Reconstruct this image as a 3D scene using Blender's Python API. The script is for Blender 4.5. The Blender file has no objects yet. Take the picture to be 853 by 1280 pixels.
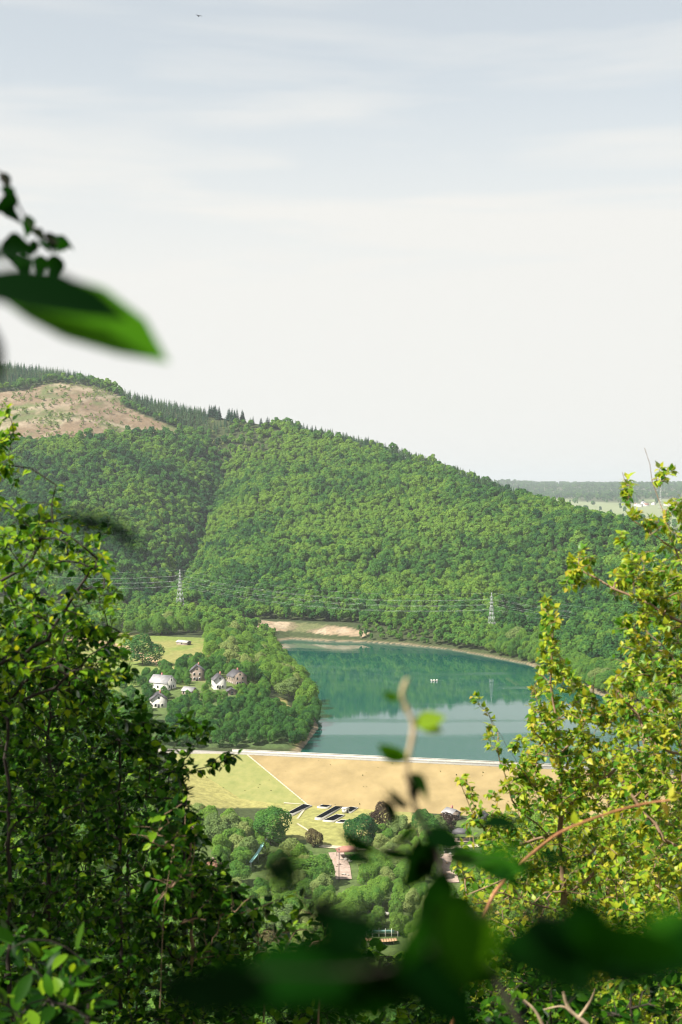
import bpy, math, random
import numpy as np
from mathutils import Vector, Matrix
rng = np.random.default_rng(7); random.seed(7)
S = bpy.context.scene; COL = S.collection
PI = math.pi

# ---------------------------------------------------------------- camera
F = 1778.0; H = 130.0; PITCH = math.atan(32.0/F)
cam_d = bpy.data.cameras.new('camera'); cam = bpy.data.objects.new('camera', cam_d); COL.objects.link(cam)
cam.location = (0, 0, H); cam.rotation_euler = (PI/2-PITCH, 0, 0)
cam_d.sensor_fit = 'VERTICAL'; cam_d.sensor_height = 36.0; cam_d.lens = 36.0*F/1280
cam_d.clip_start = 0.05; cam_d.clip_end = 60000
cam_d.dof.use_dof = True; cam_d.dof.focus_distance = 700; cam_d.dof.aperture_fstop = 7.2
S.camera = cam

# ---------------------------------------------------------------- light
SUN_EL = math.radians(48); SUN_AZ = math.radians(-116)      # azimuth from +Y, clockwise: the sun stands to the left, a little behind
sdir = Vector((math.sin(SUN_AZ)*math.cos(SUN_EL), math.cos(SUN_AZ)*math.cos(SUN_EL), math.sin(SUN_EL)))
sl = bpy.data.lights.new('sun', 'SUN'); sun = bpy.data.objects.new('sun', sl); COL.objects.link(sun)
sl.energy = 5.0; sl.angle = math.radians(0.53); sl.color = (1.0, 0.95, 0.86)
sun.rotation_euler = sdir.to_track_quat('Z', 'Y').to_euler()
wd = bpy.data.worlds.new('World'); S.world = wd; wd.use_nodes = True
def world():
    nt = wd.node_tree; N = nt.nodes; L = nt.links; N.clear()
    out = N.new('ShaderNodeOutputWorld'); bg = N.new('ShaderNodeBackground'); bg.inputs[1].default_value = 0.08
    sky = N.new('ShaderNodeTexSky'); sky.sky_type = 'NISHITA'; sky.sun_disc = False
    sky.sun_elevation = SUN_EL; sky.sun_rotation = SUN_AZ; sky.altitude = 200
    sky.air_density = 1.0; sky.dust_density = 1.5; sky.ozone_density = 1.0
    tc = N.new('ShaderNodeTexCoord'); sep = N.new('ShaderNodeSeparateXYZ'); L.new(tc.outputs['Generated'], sep.inputs[0])
    # high thin cloud: streaks of a flat sheet seen in perspective
    mp = N.new('ShaderNodeMapping'); mp.inputs['Scale'].default_value = (1.3, 1.0, 11.0); L.new(tc.outputs['Generated'], mp.inputs[0])
    mp.inputs['Rotation'].default_value = (0, math.radians(2), 0)
    nz = N.new('ShaderNodeTexNoise'); nz.inputs['Scale'].default_value = 2.0; nz.inputs['Detail'].default_value = 4; nz.inputs['Roughness'].default_value = 0.52
    nz.inputs['Distortion'].default_value = 0.25; L.new(mp.outputs[0], nz.inputs['Vector'])
    cr = N.new('ShaderNodeMapRange'); cr.inputs[1].default_value = 0.44; cr.inputs[2].default_value = 0.64
    cr.inputs[3].default_value = 0.0; cr.inputs[4].default_value = 1.0; L.new(nz.outputs[0], cr.inputs[0])
    # veil thins with height above the horizon
    vr = N.new('ShaderNodeMapRange'); vr.interpolation_type = 'SMOOTHSTEP'
    vr.inputs[1].default_value = 0.10; vr.inputs[2].default_value = 0.31; vr.inputs[3].default_value = 1.0; vr.inputs[4].default_value = 0.42
    L.new(sep.outputs[2], vr.inputs[0])
    mul = N.new('ShaderNodeMath'); mul.operation = 'MULTIPLY_ADD'; mul.inputs[1].default_value = 0.34; L.new(cr.outputs[0], mul.inputs[0]); L.new(vr.outputs[0], mul.inputs[2])
    cl = N.new('ShaderNodeMath'); cl.operation = 'MINIMUM'; cl.inputs[1].default_value = 0.97; L.new(mul.outputs[0], cl.inputs[0])
    mx = N.new('ShaderNodeMix'); mx.data_type = 'RGBA'; L.new(cl.outputs[0], mx.inputs[0]); L.new(sky.outputs[0], mx.inputs[6])
    mx.inputs[7].default_value = (5.7, 5.63, 5.38, 1)
    tn = N.new('ShaderNodeMix'); tn.data_type = 'RGBA'; tn.blend_type = 'MULTIPLY'; tn.inputs[0].default_value = 1; tn.inputs[7].default_value = (.86, 1.02, .97, 1); L.new(sky.outputs[0], tn.inputs[6]); hs = N.new('ShaderNodeHueSaturation'); hs.inputs['Saturation'].default_value = .6; hs.inputs['Value'].default_value = 1.08; L.new(tn.outputs[2], hs.inputs['Color']); L.new(hs.outputs[0], mx.inputs[6])
    L.new(mx.outputs[2], bg.inputs[0]); L.new(bg.outputs[0], out.inputs[0])
world()
S.view_settings.view_transform = 'Standard'; S.view_settings.look = 'None'
S.view_settings.exposure = 1.0; S.view_settings.gamma = 1.0
S.cycles.use_denoising = True; S.cycles.denoiser = 'OPENIMAGEDENOISE'; S.cycles.denoising_input_passes = 'RGB_ALBEDO_NORMAL'; S.cycles.denoising_prefilter = 'ACCURATE'
S.cycles.filter_width = 1.15; S.cycles.max_bounces = 8; S.cycles.volume_bounces = 0; S.cycles.transparent_max_bounces = 8
S.cycles.sample_clamp_indirect = 6

# ---------------------------------------------------------------- pixel rays of the photograph (853 x 1280) -> world
cp, sp = math.cos(PITCH), math.sin(PITCH)
def W(u, v, Y):
    a = (u-426.5); b = (640-v); d = F
    wy = d*cp + b*sp; wz = b*cp - d*sp
    t = Y/wy
    return np.array([a*t, Y, H+wz*t]) if np.isscalar(u) else np.stack([a*t, Y+0*t, H+wz*t], -1)
def G(u, v, z=0.0):
    p = W(u, v, 1.0); k = (z-H)/(p[2]-H); return np.array([p[0]*k, k, z])
def PX(p):
    p = np.asarray(p, float); x, y, z = p[..., 0], p[..., 1], p[..., 2]-H
    d = y*cp - z*sp; b = z*cp + y*sp
    return 426.5+F*x/d, 640-F*b/d

# ---------------------------------------------------------------- small helpers
def link(o, parent=None):
    COL.objects.link(o)
    if parent is not None: o.parent = parent
    return o
def tag(o, label=None, cat=None, group=None, kind=None):
    if label: o['label'] = label
    if cat: o['category'] = cat
    if group: o['group'] = group
    if kind: o['kind'] = kind
    return o
def empty(name, loc=(0, 0, 0), rz=0.0, **k):
    o = bpy.data.objects.new(name, None); o.location = loc; o.rotation_euler = (0, 0, rz); link(o); o.empty_display_size = 0.2
    return tag(o, **k)
def mesh(name, V, Fc, mats=(), smooth=False, attrs=None, mi=None):
    V = np.asarray(V, np.float32).reshape(-1, 3)
    m = bpy.data.meshes.new(name); m.vertices.add(len(V)); m.vertices.foreach_set('co', V.ravel())
    if isinstance(Fc, np.ndarray) and Fc.ndim == 2:
        n, k = Fc.shape; idx = Fc.astype(np.int32).ravel(); st = np.arange(n, dtype=np.int32)*k; tt = np.full(n, k, np.int32)
    else:
        tt = np.array([len(f) for f in Fc], np.int32); n = len(tt); idx = np.array([i for f in Fc for i in f], np.int32)
        st = np.concatenate([[0], np.cumsum(tt)[:-1]]).astype(np.int32)
    m.loops.add(len(idx)); m.loops.foreach_set('vertex_index', idx)
    m.polygons.add(n); m.polygons.foreach_set('loop_start', st); m.polygons.foreach_set('loop_total', tt)
    if smooth: m.polygons.foreach_set('use_smooth', np.ones(n, bool))
    if mi is not None: m.polygons.foreach_set('material_index', np.asarray(mi, np.int32))
    for mt in (mats if isinstance(mats, (list, tuple)) else (mats,)): m.materials.append(mt)
    if attrs:
        for an, a in attrs.items():
            a = np.asarray(a, np.float32)
            if a.ndim == 2: at = m.attributes.new(an, 'FLOAT_COLOR', 'POINT'); at.data.foreach_set('color', np.c_[a, np.ones(len(a))].astype(np.float32).ravel())
            else: at = m.attributes.new(an, 'FLOAT', 'POINT'); at.data.foreach_set('value', a)
    m.update(); m.validate(); return m
def obj(name, me, parent=None, loc=None, **k):
    o = bpy.data.objects.new(name, me); link(o, parent)
    if loc is not None: o.location = loc
    return tag(o, **k)
class MB:
    """collects convex solids, joined into one mesh"""
    def __init__(s): s.V = []; s.F = []
    def add(s, V, Fc):
        b = len(s.V); s.V += [tuple(v) for v in V]; s.F += [tuple(i+b for i in f) for f in Fc]; return s
    def box(s, c, d, rz=0, ry=0):
        x, y, z = d[0]/2, d[1]/2, d[2]/2; M = Matrix.Rotation(rz, 3, 'Z') @ Matrix.Rotation(ry, 3, 'Y'); c = Vector(c)
        V = [c+M @ Vector((a*x, b*y, e*z)) for a, b, e in ((-1,-1,-1),(1,-1,-1),(1,1,-1),(-1,1,-1),(-1,-1,1),(1,-1,1),(1,1,1),(-1,1,1))]
        return s.add(V, [(0,3,2,1),(4,5,6,7),(0,1,5,4),(1,2,6,5),(2,3,7,6),(3,0,4,7)])
    def tube(s, a, b, r0, r1=None, n=6):
        r1 = r0 if r1 is None else r1; a = Vector(a); b = Vector(b); d = (b-a).normalized()
        x = d.orthogonal().normalized(); y = d.cross(x); V = []
        for p, r in ((a, r0), (b, r1)):
            for i in range(n): t = 2*PI*i/n; V.append(p+x*(r*math.cos(t))+y*(r*math.sin(t)))
        return s.add(V, [tuple((i, (i+1) % n, n+(i+1) % n, n+i)) for i in range(n)]+[tuple(range(n))[::-1], tuple(range(n, 2*n))])
    def prism(s, poly, z0, z1):
        n = len(poly); V = [(p[0], p[1], z0) for p in poly]+[(p[0], p[1], z1) for p in poly]
        return s.add(V, [tuple(range(n))[::-1], tuple(range(n, 2*n))]+[(i, (i+1) % n, n+(i+1) % n, n+i) for i in range(n)])
    def mesh(s, name, mat, smooth=False): return mesh(name, s.V, s.F, mat, smooth)
def part(name, mb, mat, parent, **k): return obj(name, mb.mesh(name, mat), parent, **k)
def inpoly(x, y, P):
    P = np.asarray(P, float); r = np.zeros(np.shape(x), bool); n = len(P); j = n-1
    for i in range(n):
        xi, yi = P[i]; xj, yj = P[j]
        c = ((yi > y) != (yj > y)); r ^= c & (x < (xj-xi)*(y-yi)/((yj-yi) if yj != yi else 1e-9)+xi); j = i
    return r
def dseg(x, y, P, closed=False):
    P = np.asarray(P, float); d = np.full(np.shape(x), 1e9); n = len(P)
    for i in range(n if closed else n-1):
        a = P[i]; b = P[(i+1) % n]; ab = b-a; L2 = (ab**2).sum()+1e-9
        t = np.clip(((x-a[0])*ab[0]+(y-a[1])*ab[1])/L2, 0, 1)
        d = np.minimum(d, np.hypot(x-a[0]-t*ab[0], y-a[1]-t*ab[1]))
    return d
_perm = np.random.default_rng(3).random((256, 256))
def vnoise(x, y):
    xi = np.floor(x).astype(int); yi = np.floor(y).astype(int); fx = x-xi; fy = y-yi; fx = fx*fx*(3-2*fx); fy = fy*fy*(3-2*fy)
    g = lambda a, b: _perm[a % 256, b % 256]
    return (g(xi, yi)*(1-fx)+g(xi+1, yi)*fx)*(1-fy)+(g(xi, yi+1)*(1-fx)+g(xi+1, yi+1)*fx)*fy
def fbm(x, y, o=4):
    s = 0; a = .5
    for i in range(o): s = s+a*vnoise(x*2**i+i*17.3, y*2**i+i*9.1); a *= .5
    return s/(1-.5**o)-.5

# ---------------------------------------------------------------- materials
def mat(name, fn):
    m = bpy.data.materials.new(name); m.use_nodes = True; nt = m.node_tree; nt.nodes.clear(); fn(nt, nt.nodes, nt.links); return m
def rgb(c): return (c[0], c[1], c[2], 1)
def simple(name, c, c2=None, scale=1.0, rough=0.8, bump=0.0, metal=0.0, spec=0.5, detail=6):
    def f(nt, N, L):
        o = N.new('ShaderNodeOutputMaterial'); p = N.new('ShaderNodeBsdfPrincipled'); L.new(p.outputs[0], o.inputs[0])
        p.inputs['Roughness'].default_value = rough; p.inputs['Metallic'].default_value = metal; p.inputs['Specular IOR Level'].default_value = spec
        tc = N.new('ShaderNodeTexCoord'); nz = N.new('ShaderNodeTexNoise'); nz.inputs['Scale'].default_value = scale; nz.inputs['Detail'].default_value = detail
        nz.inputs['Roughness'].default_value = .6
        L.new(tc.outputs['Object'], nz.inputs['Vector'])
        mr = N.new('ShaderNodeMapRange'); mr.inputs[1].default_value = .3; mr.inputs[2].default_value = .7; L.new(nz.outputs[0], mr.inputs[0])
        mx = N.new('ShaderNodeMix'); mx.data_type = 'RGBA'; mx.inputs[6].default_value = rgb(c)
        mx.inputs[7].default_value = rgb(c2 if c2 else [k*.72 for k in c]); L.new(mr.outputs[0], mx.inputs[0]); L.new(mx.outputs[2], p.inputs['Base Color'])
        if bump:
            b = N.new('ShaderNodeBump'); b.inputs['Strength'].default_value = .6; b.inputs['Distance'].default_value = bump
            L.new(nz.outputs[0], b.inputs['Height']); L.new(b.outputs[0], p.inputs['Normal'])
    return mat(name, f)
def leafmat(name, cols, trans=0.35, gloss=0.0, inst=True, tcol=None):
    """cols: dark, mid, light by tone (per tree or leaf object) with a per-leaf 'tint' on top"""
    def f(nt, N, L):
        o = N.new('ShaderNodeOutputMaterial')
        at = N.new('ShaderNodeAttribute'); at.attribute_name = 'tone'; at.attribute_type = 'INSTANCER' if inst else 'GEOMETRY'
        ti = N.new('ShaderNodeAttribute'); ti.attribute_name = 'tint'; ti.attribute_type = 'GEOMETRY'
        a1 = N.new('ShaderNodeMath'); a1.operation = 'MULTIPLY_ADD'; a1.inputs[1].default_value = .45 if inst else 1.0; a1.inputs[2].default_value = -.22 if inst else -.5
        L.new(ti.outputs['Fac'], a1.inputs[0]); a2 = N.new('ShaderNodeMath'); a2.operation = 'ADD'; a2.use_clamp = True
        L.new(at.outputs['Fac'], a2.inputs[0]); L.new(a1.outputs[0], a2.inputs[1])
        cr = N.new('ShaderNodeValToRGB'); e = cr.color_ramp.elements; e[0].color = rgb(cols[0]); e[1].color = rgb(cols[-1])
        for i, c in enumerate(cols[1:-1]): x = e.new((i+1)/(len(cols)-1)); x.color = rgb(c)
        L.new(a2.outputs[0], cr.inputs[0])
        d = N.new('ShaderNodeBsdfDiffuse'); t = N.new('ShaderNodeBsdfTranslucent'); m = N.new('ShaderNodeMixShader'); m.inputs[0].default_value = trans
        L.new(cr.outputs[0], d.inputs[0])
        hs = N.new('ShaderNodeMix'); hs.data_type = 'RGBA'; hs.blend_type = 'MULTIPLY'; hs.inputs[0].default_value = 1
        hs.inputs[7].default_value = rgb(tcol or (1.5, 1.25, .5)); L.new(cr.outputs[0], hs.inputs[6]); L.new(hs.outputs[2], t.inputs[0])
        L.new(d.outputs[0], m.inputs[1]); L.new(t.outputs[0], m.inputs[2]); last = m
        if gloss:
            g = N.new('ShaderNodeBsdfGlossy'); g.inputs['Roughness'].default_value = .38; g.inputs[0].default_value = (1, 1, 1, 1)
            fr = N.new('ShaderNodeFresnel'); fr.inputs[0].default_value = 1.35; k = N.new('ShaderNodeMath'); k.operation = 'MULTIPLY'; k.inputs[1].default_value = gloss
            L.new(fr.outputs[0], k.inputs[0]); m2 = N.new('ShaderNodeMixShader'); L.new(k.outputs[0], m2.inputs[0]); L.new(m.outputs[0], m2.inputs[1]); L.new(g.outputs[0], m2.inputs[2]); last = m2
        L.new(last.outputs[0], o.inputs[0])
    return mat(name, f)
M_BROAD = leafmat('broadleaf_foliage', [(.026,.095,.036), (.082,.210,.042), (.180,.310,.050)], .42)
M_OLIVE = leafmat('pale_olive_foliage', [(.10,.17,.06), (.17,.25,.08), (.25,.31,.10)], .3)
M_BROWN = leafmat('purple_brown_foliage', [(.045,.030,.028), (.095,.075,.040), (.15,.13,.055)], .25)
M_SPRUCE = leafmat('spruce_needles', [(.022,.070,.046), (.050,.120,.062), (.100,.180,.075)], .12)
M_BARK = simple('grey_brown_bark', (.14,.10,.07), (.05,.035,.025), 3, .9, .02)
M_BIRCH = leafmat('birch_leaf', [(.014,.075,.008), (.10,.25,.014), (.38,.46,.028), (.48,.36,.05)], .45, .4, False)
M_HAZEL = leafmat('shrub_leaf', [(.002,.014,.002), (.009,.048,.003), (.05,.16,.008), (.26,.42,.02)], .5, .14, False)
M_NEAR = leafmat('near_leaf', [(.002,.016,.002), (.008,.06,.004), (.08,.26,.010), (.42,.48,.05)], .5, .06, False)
M_TWIG = simple('pale_twig_bark', (.30,.20,.12), (.16,.09,.05), 30, .8, .002)
M_CANE = simple('orange_brown_cane', (.42,.19,.07), (.25,.10,.04), 25, .6, .002)
M_DEAD = simple('dead_pale_wood', (.50,.38,.24), (.30,.21,.13), 20, .9, .003)
M_STEMB = simple('dark_shrub_bark', (.035,.025,.016), (.018,.013,.009), 25, .85, .003)
M_PINK = simple('pinkish_green_shoot', (.55,.38,.26), (.42,.34,.16), 40, .6)
M_WHITE = simple('white_render', (.66,.64,.57), (.50,.48,.42), .8, .9)
M_SLATE = simple('dark_slate', (.10,.095,.10), (.06,.055,.06), 1.5, .7)
M_PALEROOF = simple('pale_grey_roof', (.36,.35,.35), (.25,.24,.24), .6, .6)
M_STONE = simple('brown_stone_wall', (.30,.24,.19), (.17,.13,.10), 1.2, .95)
M_BRICK = simple('pink_red_wall', (.50,.22,.17), (.38,.15,.12), 1.0, .9)
M_RTILE = simple('red_roof_tile', (.36,.17,.12), (.24,.11,.08), 2.0, .8)
M_GLASS = simple('dark_window_glass', (.02,.025,.03), (.03,.035,.04), 1, .08)
M_CONC = simple('pale_concrete', (.50,.48,.42), (.34,.32,.27), 1.5, .9)
M_CONC2 = simple('crest_asphalt', (.30,.28,.24), (.22,.2,.17), .8, .9)
M_STEEL = simple('galvanised_steel', (.46,.48,.45), (.36,.38,.35), 2, .45, metal=.2)
M_WIRE = simple('aluminium_wire', (.60,.62,.60), (.5,.52,.5), 2, .4, metal=.3)
M_TEAL = simple('turquoise_paint', (.20,.42,.40), (.30,.50,.46), 1.0, .5)
M_TAN = simple('tan_boards', (.62,.38,.20), (.45,.26,.14), .9, .85)
M_PINKPAVE = simple('pinkish_paving', (.42,.31,.25), (.22,.17,.13), .6, .9)
M_PATH = simple('pale_dust_path', (.48,.42,.30), (.38,.33,.22), .4, .95)
M_BASIN = simple('basin_water_painted_shade', (.003,.004,.005), (.006,.008,.01), 1, .9, spec=.0)  # dark water, with the deep shadow inside the basins put into its black
M_BLACK = simple('dark_plumage', (.02,.02,.02), None, 3, .7)

# ---------------------------------------------------------------- terrain
UK = [-900, -100, 0, 100, 160, 235, 270, 350, 460, 560, 640, 700, 770, 853, 1000, 1700]
RV = [436, 444, 449, 461, 487, 504, 511, 523, 546, 578, 607, 626, 642, 668, 705, 760]
RY = [2350, 2350, 2300, 2250, 2220, 2200, 2180, 2120, 2030, 1880, 1720, 1600, 1470, 1320, 1180, 1000]
BY = [1350, 1330, 1310, 1300, 1290, 1280, 1275, 1265, 1240, 1190, 1110, 1010, 920, 860, 790, 760]
BZ = [14, 14, 14, 14, 14, 14, 13, 12, 11, 9, 8, 7, 6, 6, 6, 6]
def k(vals): return np.interp(UU, UK, vals)
UU = np.linspace(-900, 1700, 521)
sm = lambda a: np.convolve(np.pad(a, 4, 'edge'), np.ones(9)/9, 'valid')
ry = sm(k(RY)); rz = 130+(608-sm(k(RV)))/F*ry-13; by = sm(k(BY)); bz = sm(k(BZ))
L3 = np.interp(UU, [100, 235, 300, 870, 945], [6, -8, -12.5, -12.5, 4])          # toe level, higher left of the dam
KY = np.stack([UU*0-60, UU*0+245, UU*0+430, np.interp(UU, [0, 235, 853], [605, 596, 562]), np.interp(UU, [0, 235, 853], [645, 636, 600]),
               np.interp(UU, [0, 235, 853], [715, 704, 665]), UU*0+775, UU*0+800, UU*0+1090, by, by+.42*(ry-by), ry, ry+160, ry+700, UU*0+5000, UU*0+7400, UU*0+11000, UU*0+12500, UU*0+30000])
KZ = np.stack([UU*0+164.4, UU*0-20, UU*0-24, L3, np.interp(UU, [100, 235, 300, 870, 945], [8, -6, -11.5, -11.5, 5]), np.interp(UU, [100, 235, 300, 870, 945], [9, 3, 2.5, 2.5, 6]),
               UU*0+11, UU*0+15.5, np.interp(UU, [0, 400, 500], [19, 16, 12]), bz, bz+.36*(rz-bz), rz, rz-14, UU*0+10, UU*0+38, UU*0+72, UU*0+150, UU*0+120, UU*0+80])
LK = [(343,802),(365,799),(410,802),(455,803),(500,806),(560,812),(600,819),(660,831),(690,843),(720,858),(780,880),(853,903),(960,935)]
LKN = [(372,944),(386,926),(398,910),(393,894),(388,876),(380,860),(368,845),(355,830),(341,815)]
D0 = G(288, 941, 3.0)[:2]; D1 = G(650, 958, 3.0)[:2]; dv = (D1-D0)/np.linalg.norm(D1-D0); dn = np.array([-dv[1], dv[0]])   # dn points upstream
DL = 226.0; DE = D0+dv*DL
LAKE = [G(u, v)[:2] for u, v in LK]+[DE+dn*4+dv*10, DE+dn*3]+[G(u, v)[:2] for u, v in LKN]
LAKE = np.array(LAKE)
# pixel-outlined land cover, laid on the ground where it stands
CLEAR = [(-60,492),(22,489),(66,478),(110,482),(158,492),(150,505),(180,520),(228,538),(214,544),(150,545),(100,552),(60,556),(20,553),(-60,556)]
RAV1 = [(2080,283),(1900,268),(1700,248),(1500,215),(1300,180)]
RAV2 = [(1500,800),(1380,745),(1260,680),(1150,610),(1080,560)]
def ter(x, y):
    x = np.asarray(x, float); y = np.asarray(y, float); x, y = np.broadcast_arrays(x, y)
    sh = x.shape; x = x.ravel(); y = y.ravel()
    u = 426.5+F*x/np.maximum(y, 150.0); t = np.clip((u+900)/5.0, 0, 519.999); i = t.astype(int); f = t-i
    Y = KY[:, i]*(1-f)+KY[:, i+1]*f; Z = KZ[:, i]*(1-f)+KZ[:, i+1]*f
    z = Z[0].copy()
    for j in range(len(KY)-1):
        m = (y >= Y[j]); tt = np.clip((y-Y[j])/(Y[j+1]-Y[j]), 0, 1)
        if j in (13, 16): tt = tt*tt*(3-2*tt)
        z = np.where(m, Z[j]*(1-tt)+Z[j+1]*tt, z)
    hill = np.clip((y-(Y[9]+20))/160, 0, 1)*np.clip((Y[11]-20-y)/160, 0, 1)
    for R, dep, wd_ in ((RAV1, 56, 62), (RAV2, 24, 60)):
        R = R[::-1]; ur = np.interp(y, [a for a, b in R], [b for a, b in R]); e = np.clip((y-R[0][0]+150)/150, 0, 1)*np.clip((R[-1][0]+150-y)/150, 0, 1)
        z = z-hill*e*dep*np.exp(-np.abs(u-ur)/wd_)
    z = z+hill*fbm(x/150+3, y/150, 3)*26
    far = np.clip((y-4200)/2500, 0, 1); z = z+far*fbm(x/900+5, y/1300, 4)*55
    z = z+np.clip((y-300)/300, 0, 1)*np.clip((2000-y)/400, 0, 1)*fbm(x/45, y/45, 3)*1.6
    d = dseg(x, y, LAKE, True); ins = inpoly(x, y, LAKE)
    up = ((x-D0[0])*dn[0]+(y-D0[1])*dn[1]) > 1
    zo = np.minimum(z, .25+.34*d); zo = np.where(up & (y < 3000), np.maximum(zo, .25+np.minimum(.1*d, 1.5)), z)
    z = np.where(ins, -np.minimum(7, .3*d)-.05, zo)
    return z.reshape(sh)
AX = np.concatenate([np.linspace(-2.6, -.42, 70)[:-1], np.linspace(-.42, .42, 420), np.linspace(.42, 2.6, 70)[1:]])
YY = np.concatenate([np.linspace(60, 400, 40)[:-1], np.linspace(400, 1350, 330)[:-1], np.geomspace(1350, 2500, 150)[:-1], np.geomspace(2500, 30000, 90)])
def build_terrain():
    A, Yg = np.meshgrid(AX, YY); X = A*Yg; Z = ter(X, Yg)
    u, v = PX(np.stack([X, Yg, Z], -1))
    # land cover colours
    n1 = fbm(X/30, Yg/30, 4); n2 = fbm(X/8, Yg/8, 3)
    c = np.zeros(X.shape+(3,)); c[:] = (.045, .060, .022)                                           # forest floor and scrub
    def put(m, col): c[:] = c*(1-m[..., None])+np.array(col)*m[..., None]
    mead = inpoly(u, v, [(-400,775),(60,792),(150,790),(200,795),(330,800),(330,860),(250,872),(180,900),(-400,900)]) & (Yg > 740) & (Yg < 1130)
    put(mead*1.0, (.155,.20,.045)); put((mead & (n1 > .04))*np.clip(n1*6, 0, 1)*.6, (.26,.22,.08))
    put((dseg(u, v, [(60,795),(110,800),(165,812),(215,838),(262,852),(280,850)]) < 3.2)*mead*.9, (.42,.29,.16))
    put((dseg(u, v, [(352,878),(362,905),(372,932)]) < 7)*(Yg < 830)*(Yg > 600)*.9, (.30,.27,.09))
    bank = inpoly(u, v, [(285,771),(335,776),(400,780),(440,785),(462,792),(455,796),(408,793),(385,790),(345,788),(290,781)]) & (Yg > 1140) & (Yg < 1320)
    put(bank*np.clip(.6+n1*3, 0, 1), (.29,.215,.14)); put((bank & (n2 > .08))*.5, (.38,.31,.22)); put((bank & (n1 < -.1))*.7, (.13,.14,.06))
    d = dseg(X, Yg, LAKE, True); ins = inpoly(X, Yg, LAKE); up = ((X-D0[0])*dn[0]+(Yg-D0[1])*dn[1]) > 1
    sh = np.clip(1.5-d/(2.6+n1*4), 0, 1)*up*(~ins); put(sh, (.20,.16,.10)); put(ins*1.0, (.05,.07,.05))
    put(((Yg > 395) & (Yg < 600))*np.clip(.75+n1*2, 0, 1), (.085,.125,.035)); put((inpoly(u, v, [(150,855),(330,855),(360,880),(370,935),(150,935)]) & (Yg > 660) & (Yg < 800))*.8, (.07,.11,.035))
    put((inpoly(u, v, [(170,842),(335,838),(335,885),(170,900)]) & (Yg > 740) & (Yg < 900))*.75, (.085,.125,.035))
    dg = inpoly(u, v, [(215,1010),(228,955),(285,944),(330,944),(390,1010)]) & (Yg < 700) & (Yg > 560); put(dg*1.0, (.27,.25,.085))
    lawn = inpoly(u, v, [(335,1000),(500,1000),(560,1060),(420,1062),(345,1040)]) & (Yg < 650) & (Yg > 500)
    put(lawn*1.0, (.24,.235,.075)); put(lawn*np.clip(n1*5, 0, .7), (.36,.28,.10))
    cc = inpoly(u, v, CLEAR) & (Yg > 1500) & (Yg < 2400)
    put(cc*1.0, (.175,.125,.078)); g = fbm(X/40, Yg/60+9, 4); put(cc*np.clip(g*9+.2, 0, .9), (.10,.125,.045)); put(cc*np.clip(np.sin(v*.85+u*.05+n1*9)*1.5-.5, 0, 1)*.5, (.13,.095,.06)); put((cc & (n2+n1 > .10))*.6, (.245,.19,.13))
    for pl in ([(-20,520),(30,512),(80,506),(120,497),(158,494)], [(-20,541),(40,528),(100,524),(140,529),(175,540),(230,541)], [(50,552),(70,536),(90,520)], [(64,480),(100,486),(158,492)]):
        put(np.clip(1.6-dseg(u, v+n2*5, pl)/1.6, 0, 1)*cc*.6, (.31,.25,.18))
    # far fields and woods
    fr = np.clip((Yg-3000)/500, 0, 1); a = fbm(X/700, Yg/1500, 4); put(fr, (.06,.075,.03))
    fl = fr*(Yg < 8200)*np.clip((a+.03)*14, 0, 1); put(fl, (.20,.23,.12)); b = fbm(X/260+4, Yg/900+2, 2); put(fl*np.clip(b*9, 0, .8), (.15,.20,.06))
    nY, nA = X.shape; idx = np.arange(nY*nA).reshape(nY, nA)
    Q = np.stack([idx[:-1, :-1], idx[:-1, 1:], idx[1:, 1:], idx[1:, :-1]], -1).reshape(-1, 4)
    def f(nt, N, L):
        o = N.new('ShaderNodeOutputMaterial'); p = N.new('ShaderNodeBsdfPrincipled'); L.new(p.outputs[0], o.inputs[0]); p.inputs['Roughness'].default_value = .95; p.inputs['Specular IOR Level'].default_value = .15
        at = N.new('ShaderNodeAttribute'); at.attribute_name = 'cover'; tc = N.new('ShaderNodeTexCoord')
        nz = N.new('ShaderNodeTexNoise'); nz.inputs['Scale'].default_value = .35; nz.inputs['Detail'].default_value = 8; nz.inputs['Roughness'].default_value = .7; L.new(tc.outputs['Object'], nz.inputs['Vector'])
        mr = N.new('ShaderNodeMapRange'); mr.inputs[1].default_value = .3; mr.inputs[2].default_value = .7; mr.inputs[3].default_value = .62; mr.inputs[4].default_value = 1.38; L.new(nz.outputs[0], mr.inputs[0])
        mx = N.new('ShaderNodeVectorMath'); mx.operation = 'SCALE'; L.new(at.outputs['Color'], mx.inputs[0]); L.new(mr.outputs[0], mx.inputs['Scale']); L.new(mx.outputs[0], p.inputs['Base Color'])
        b = N.new('ShaderNodeBump'); b.inputs['Strength'].default_value = .7; b.inputs['Distance'].default_value = .6; L.new(nz.outputs[0], b.inputs['Height']); L.new(b.outputs[0], p.inputs['Normal'])
    o = obj('terrain', mesh('terrain', np.stack([X, Yg, Z], -1), Q, mat('land_cover', f), True, {'cover': c.reshape(-1, 3)}), kind='structure')
    # steep bank the photographer stands on, falling away below the camera
    xs = np.linspace(-400, 400, 161); ys = np.concatenate([np.linspace(-60, 40, 101), np.linspace(42, 70, 15)])
    X, Yg = np.meshgrid(xs, ys); Z = ter(X, Yg)+fbm(X/3, Yg/3, 3)*.35*(Yg < 50)-(Yg > 66)*.3
    idx = np.arange(X.size).reshape(X.shape); Q = np.stack([idx[:-1, :-1], idx[:-1, 1:], idx[1:, 1:], idx[1:, :-1]], -1).reshape(-1, 4)
    obj('hillside_ground', mesh('hillside_ground', np.stack([X, Yg, Z], -1), Q, simple('leaf_litter', (.07,.06,.03), (.035,.045,.018), 3, .95, .05), True), kind='structure')
build_terrain()
def terz(x, y): return float(ter(np.array([x]), np.array([y]))[0])
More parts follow.
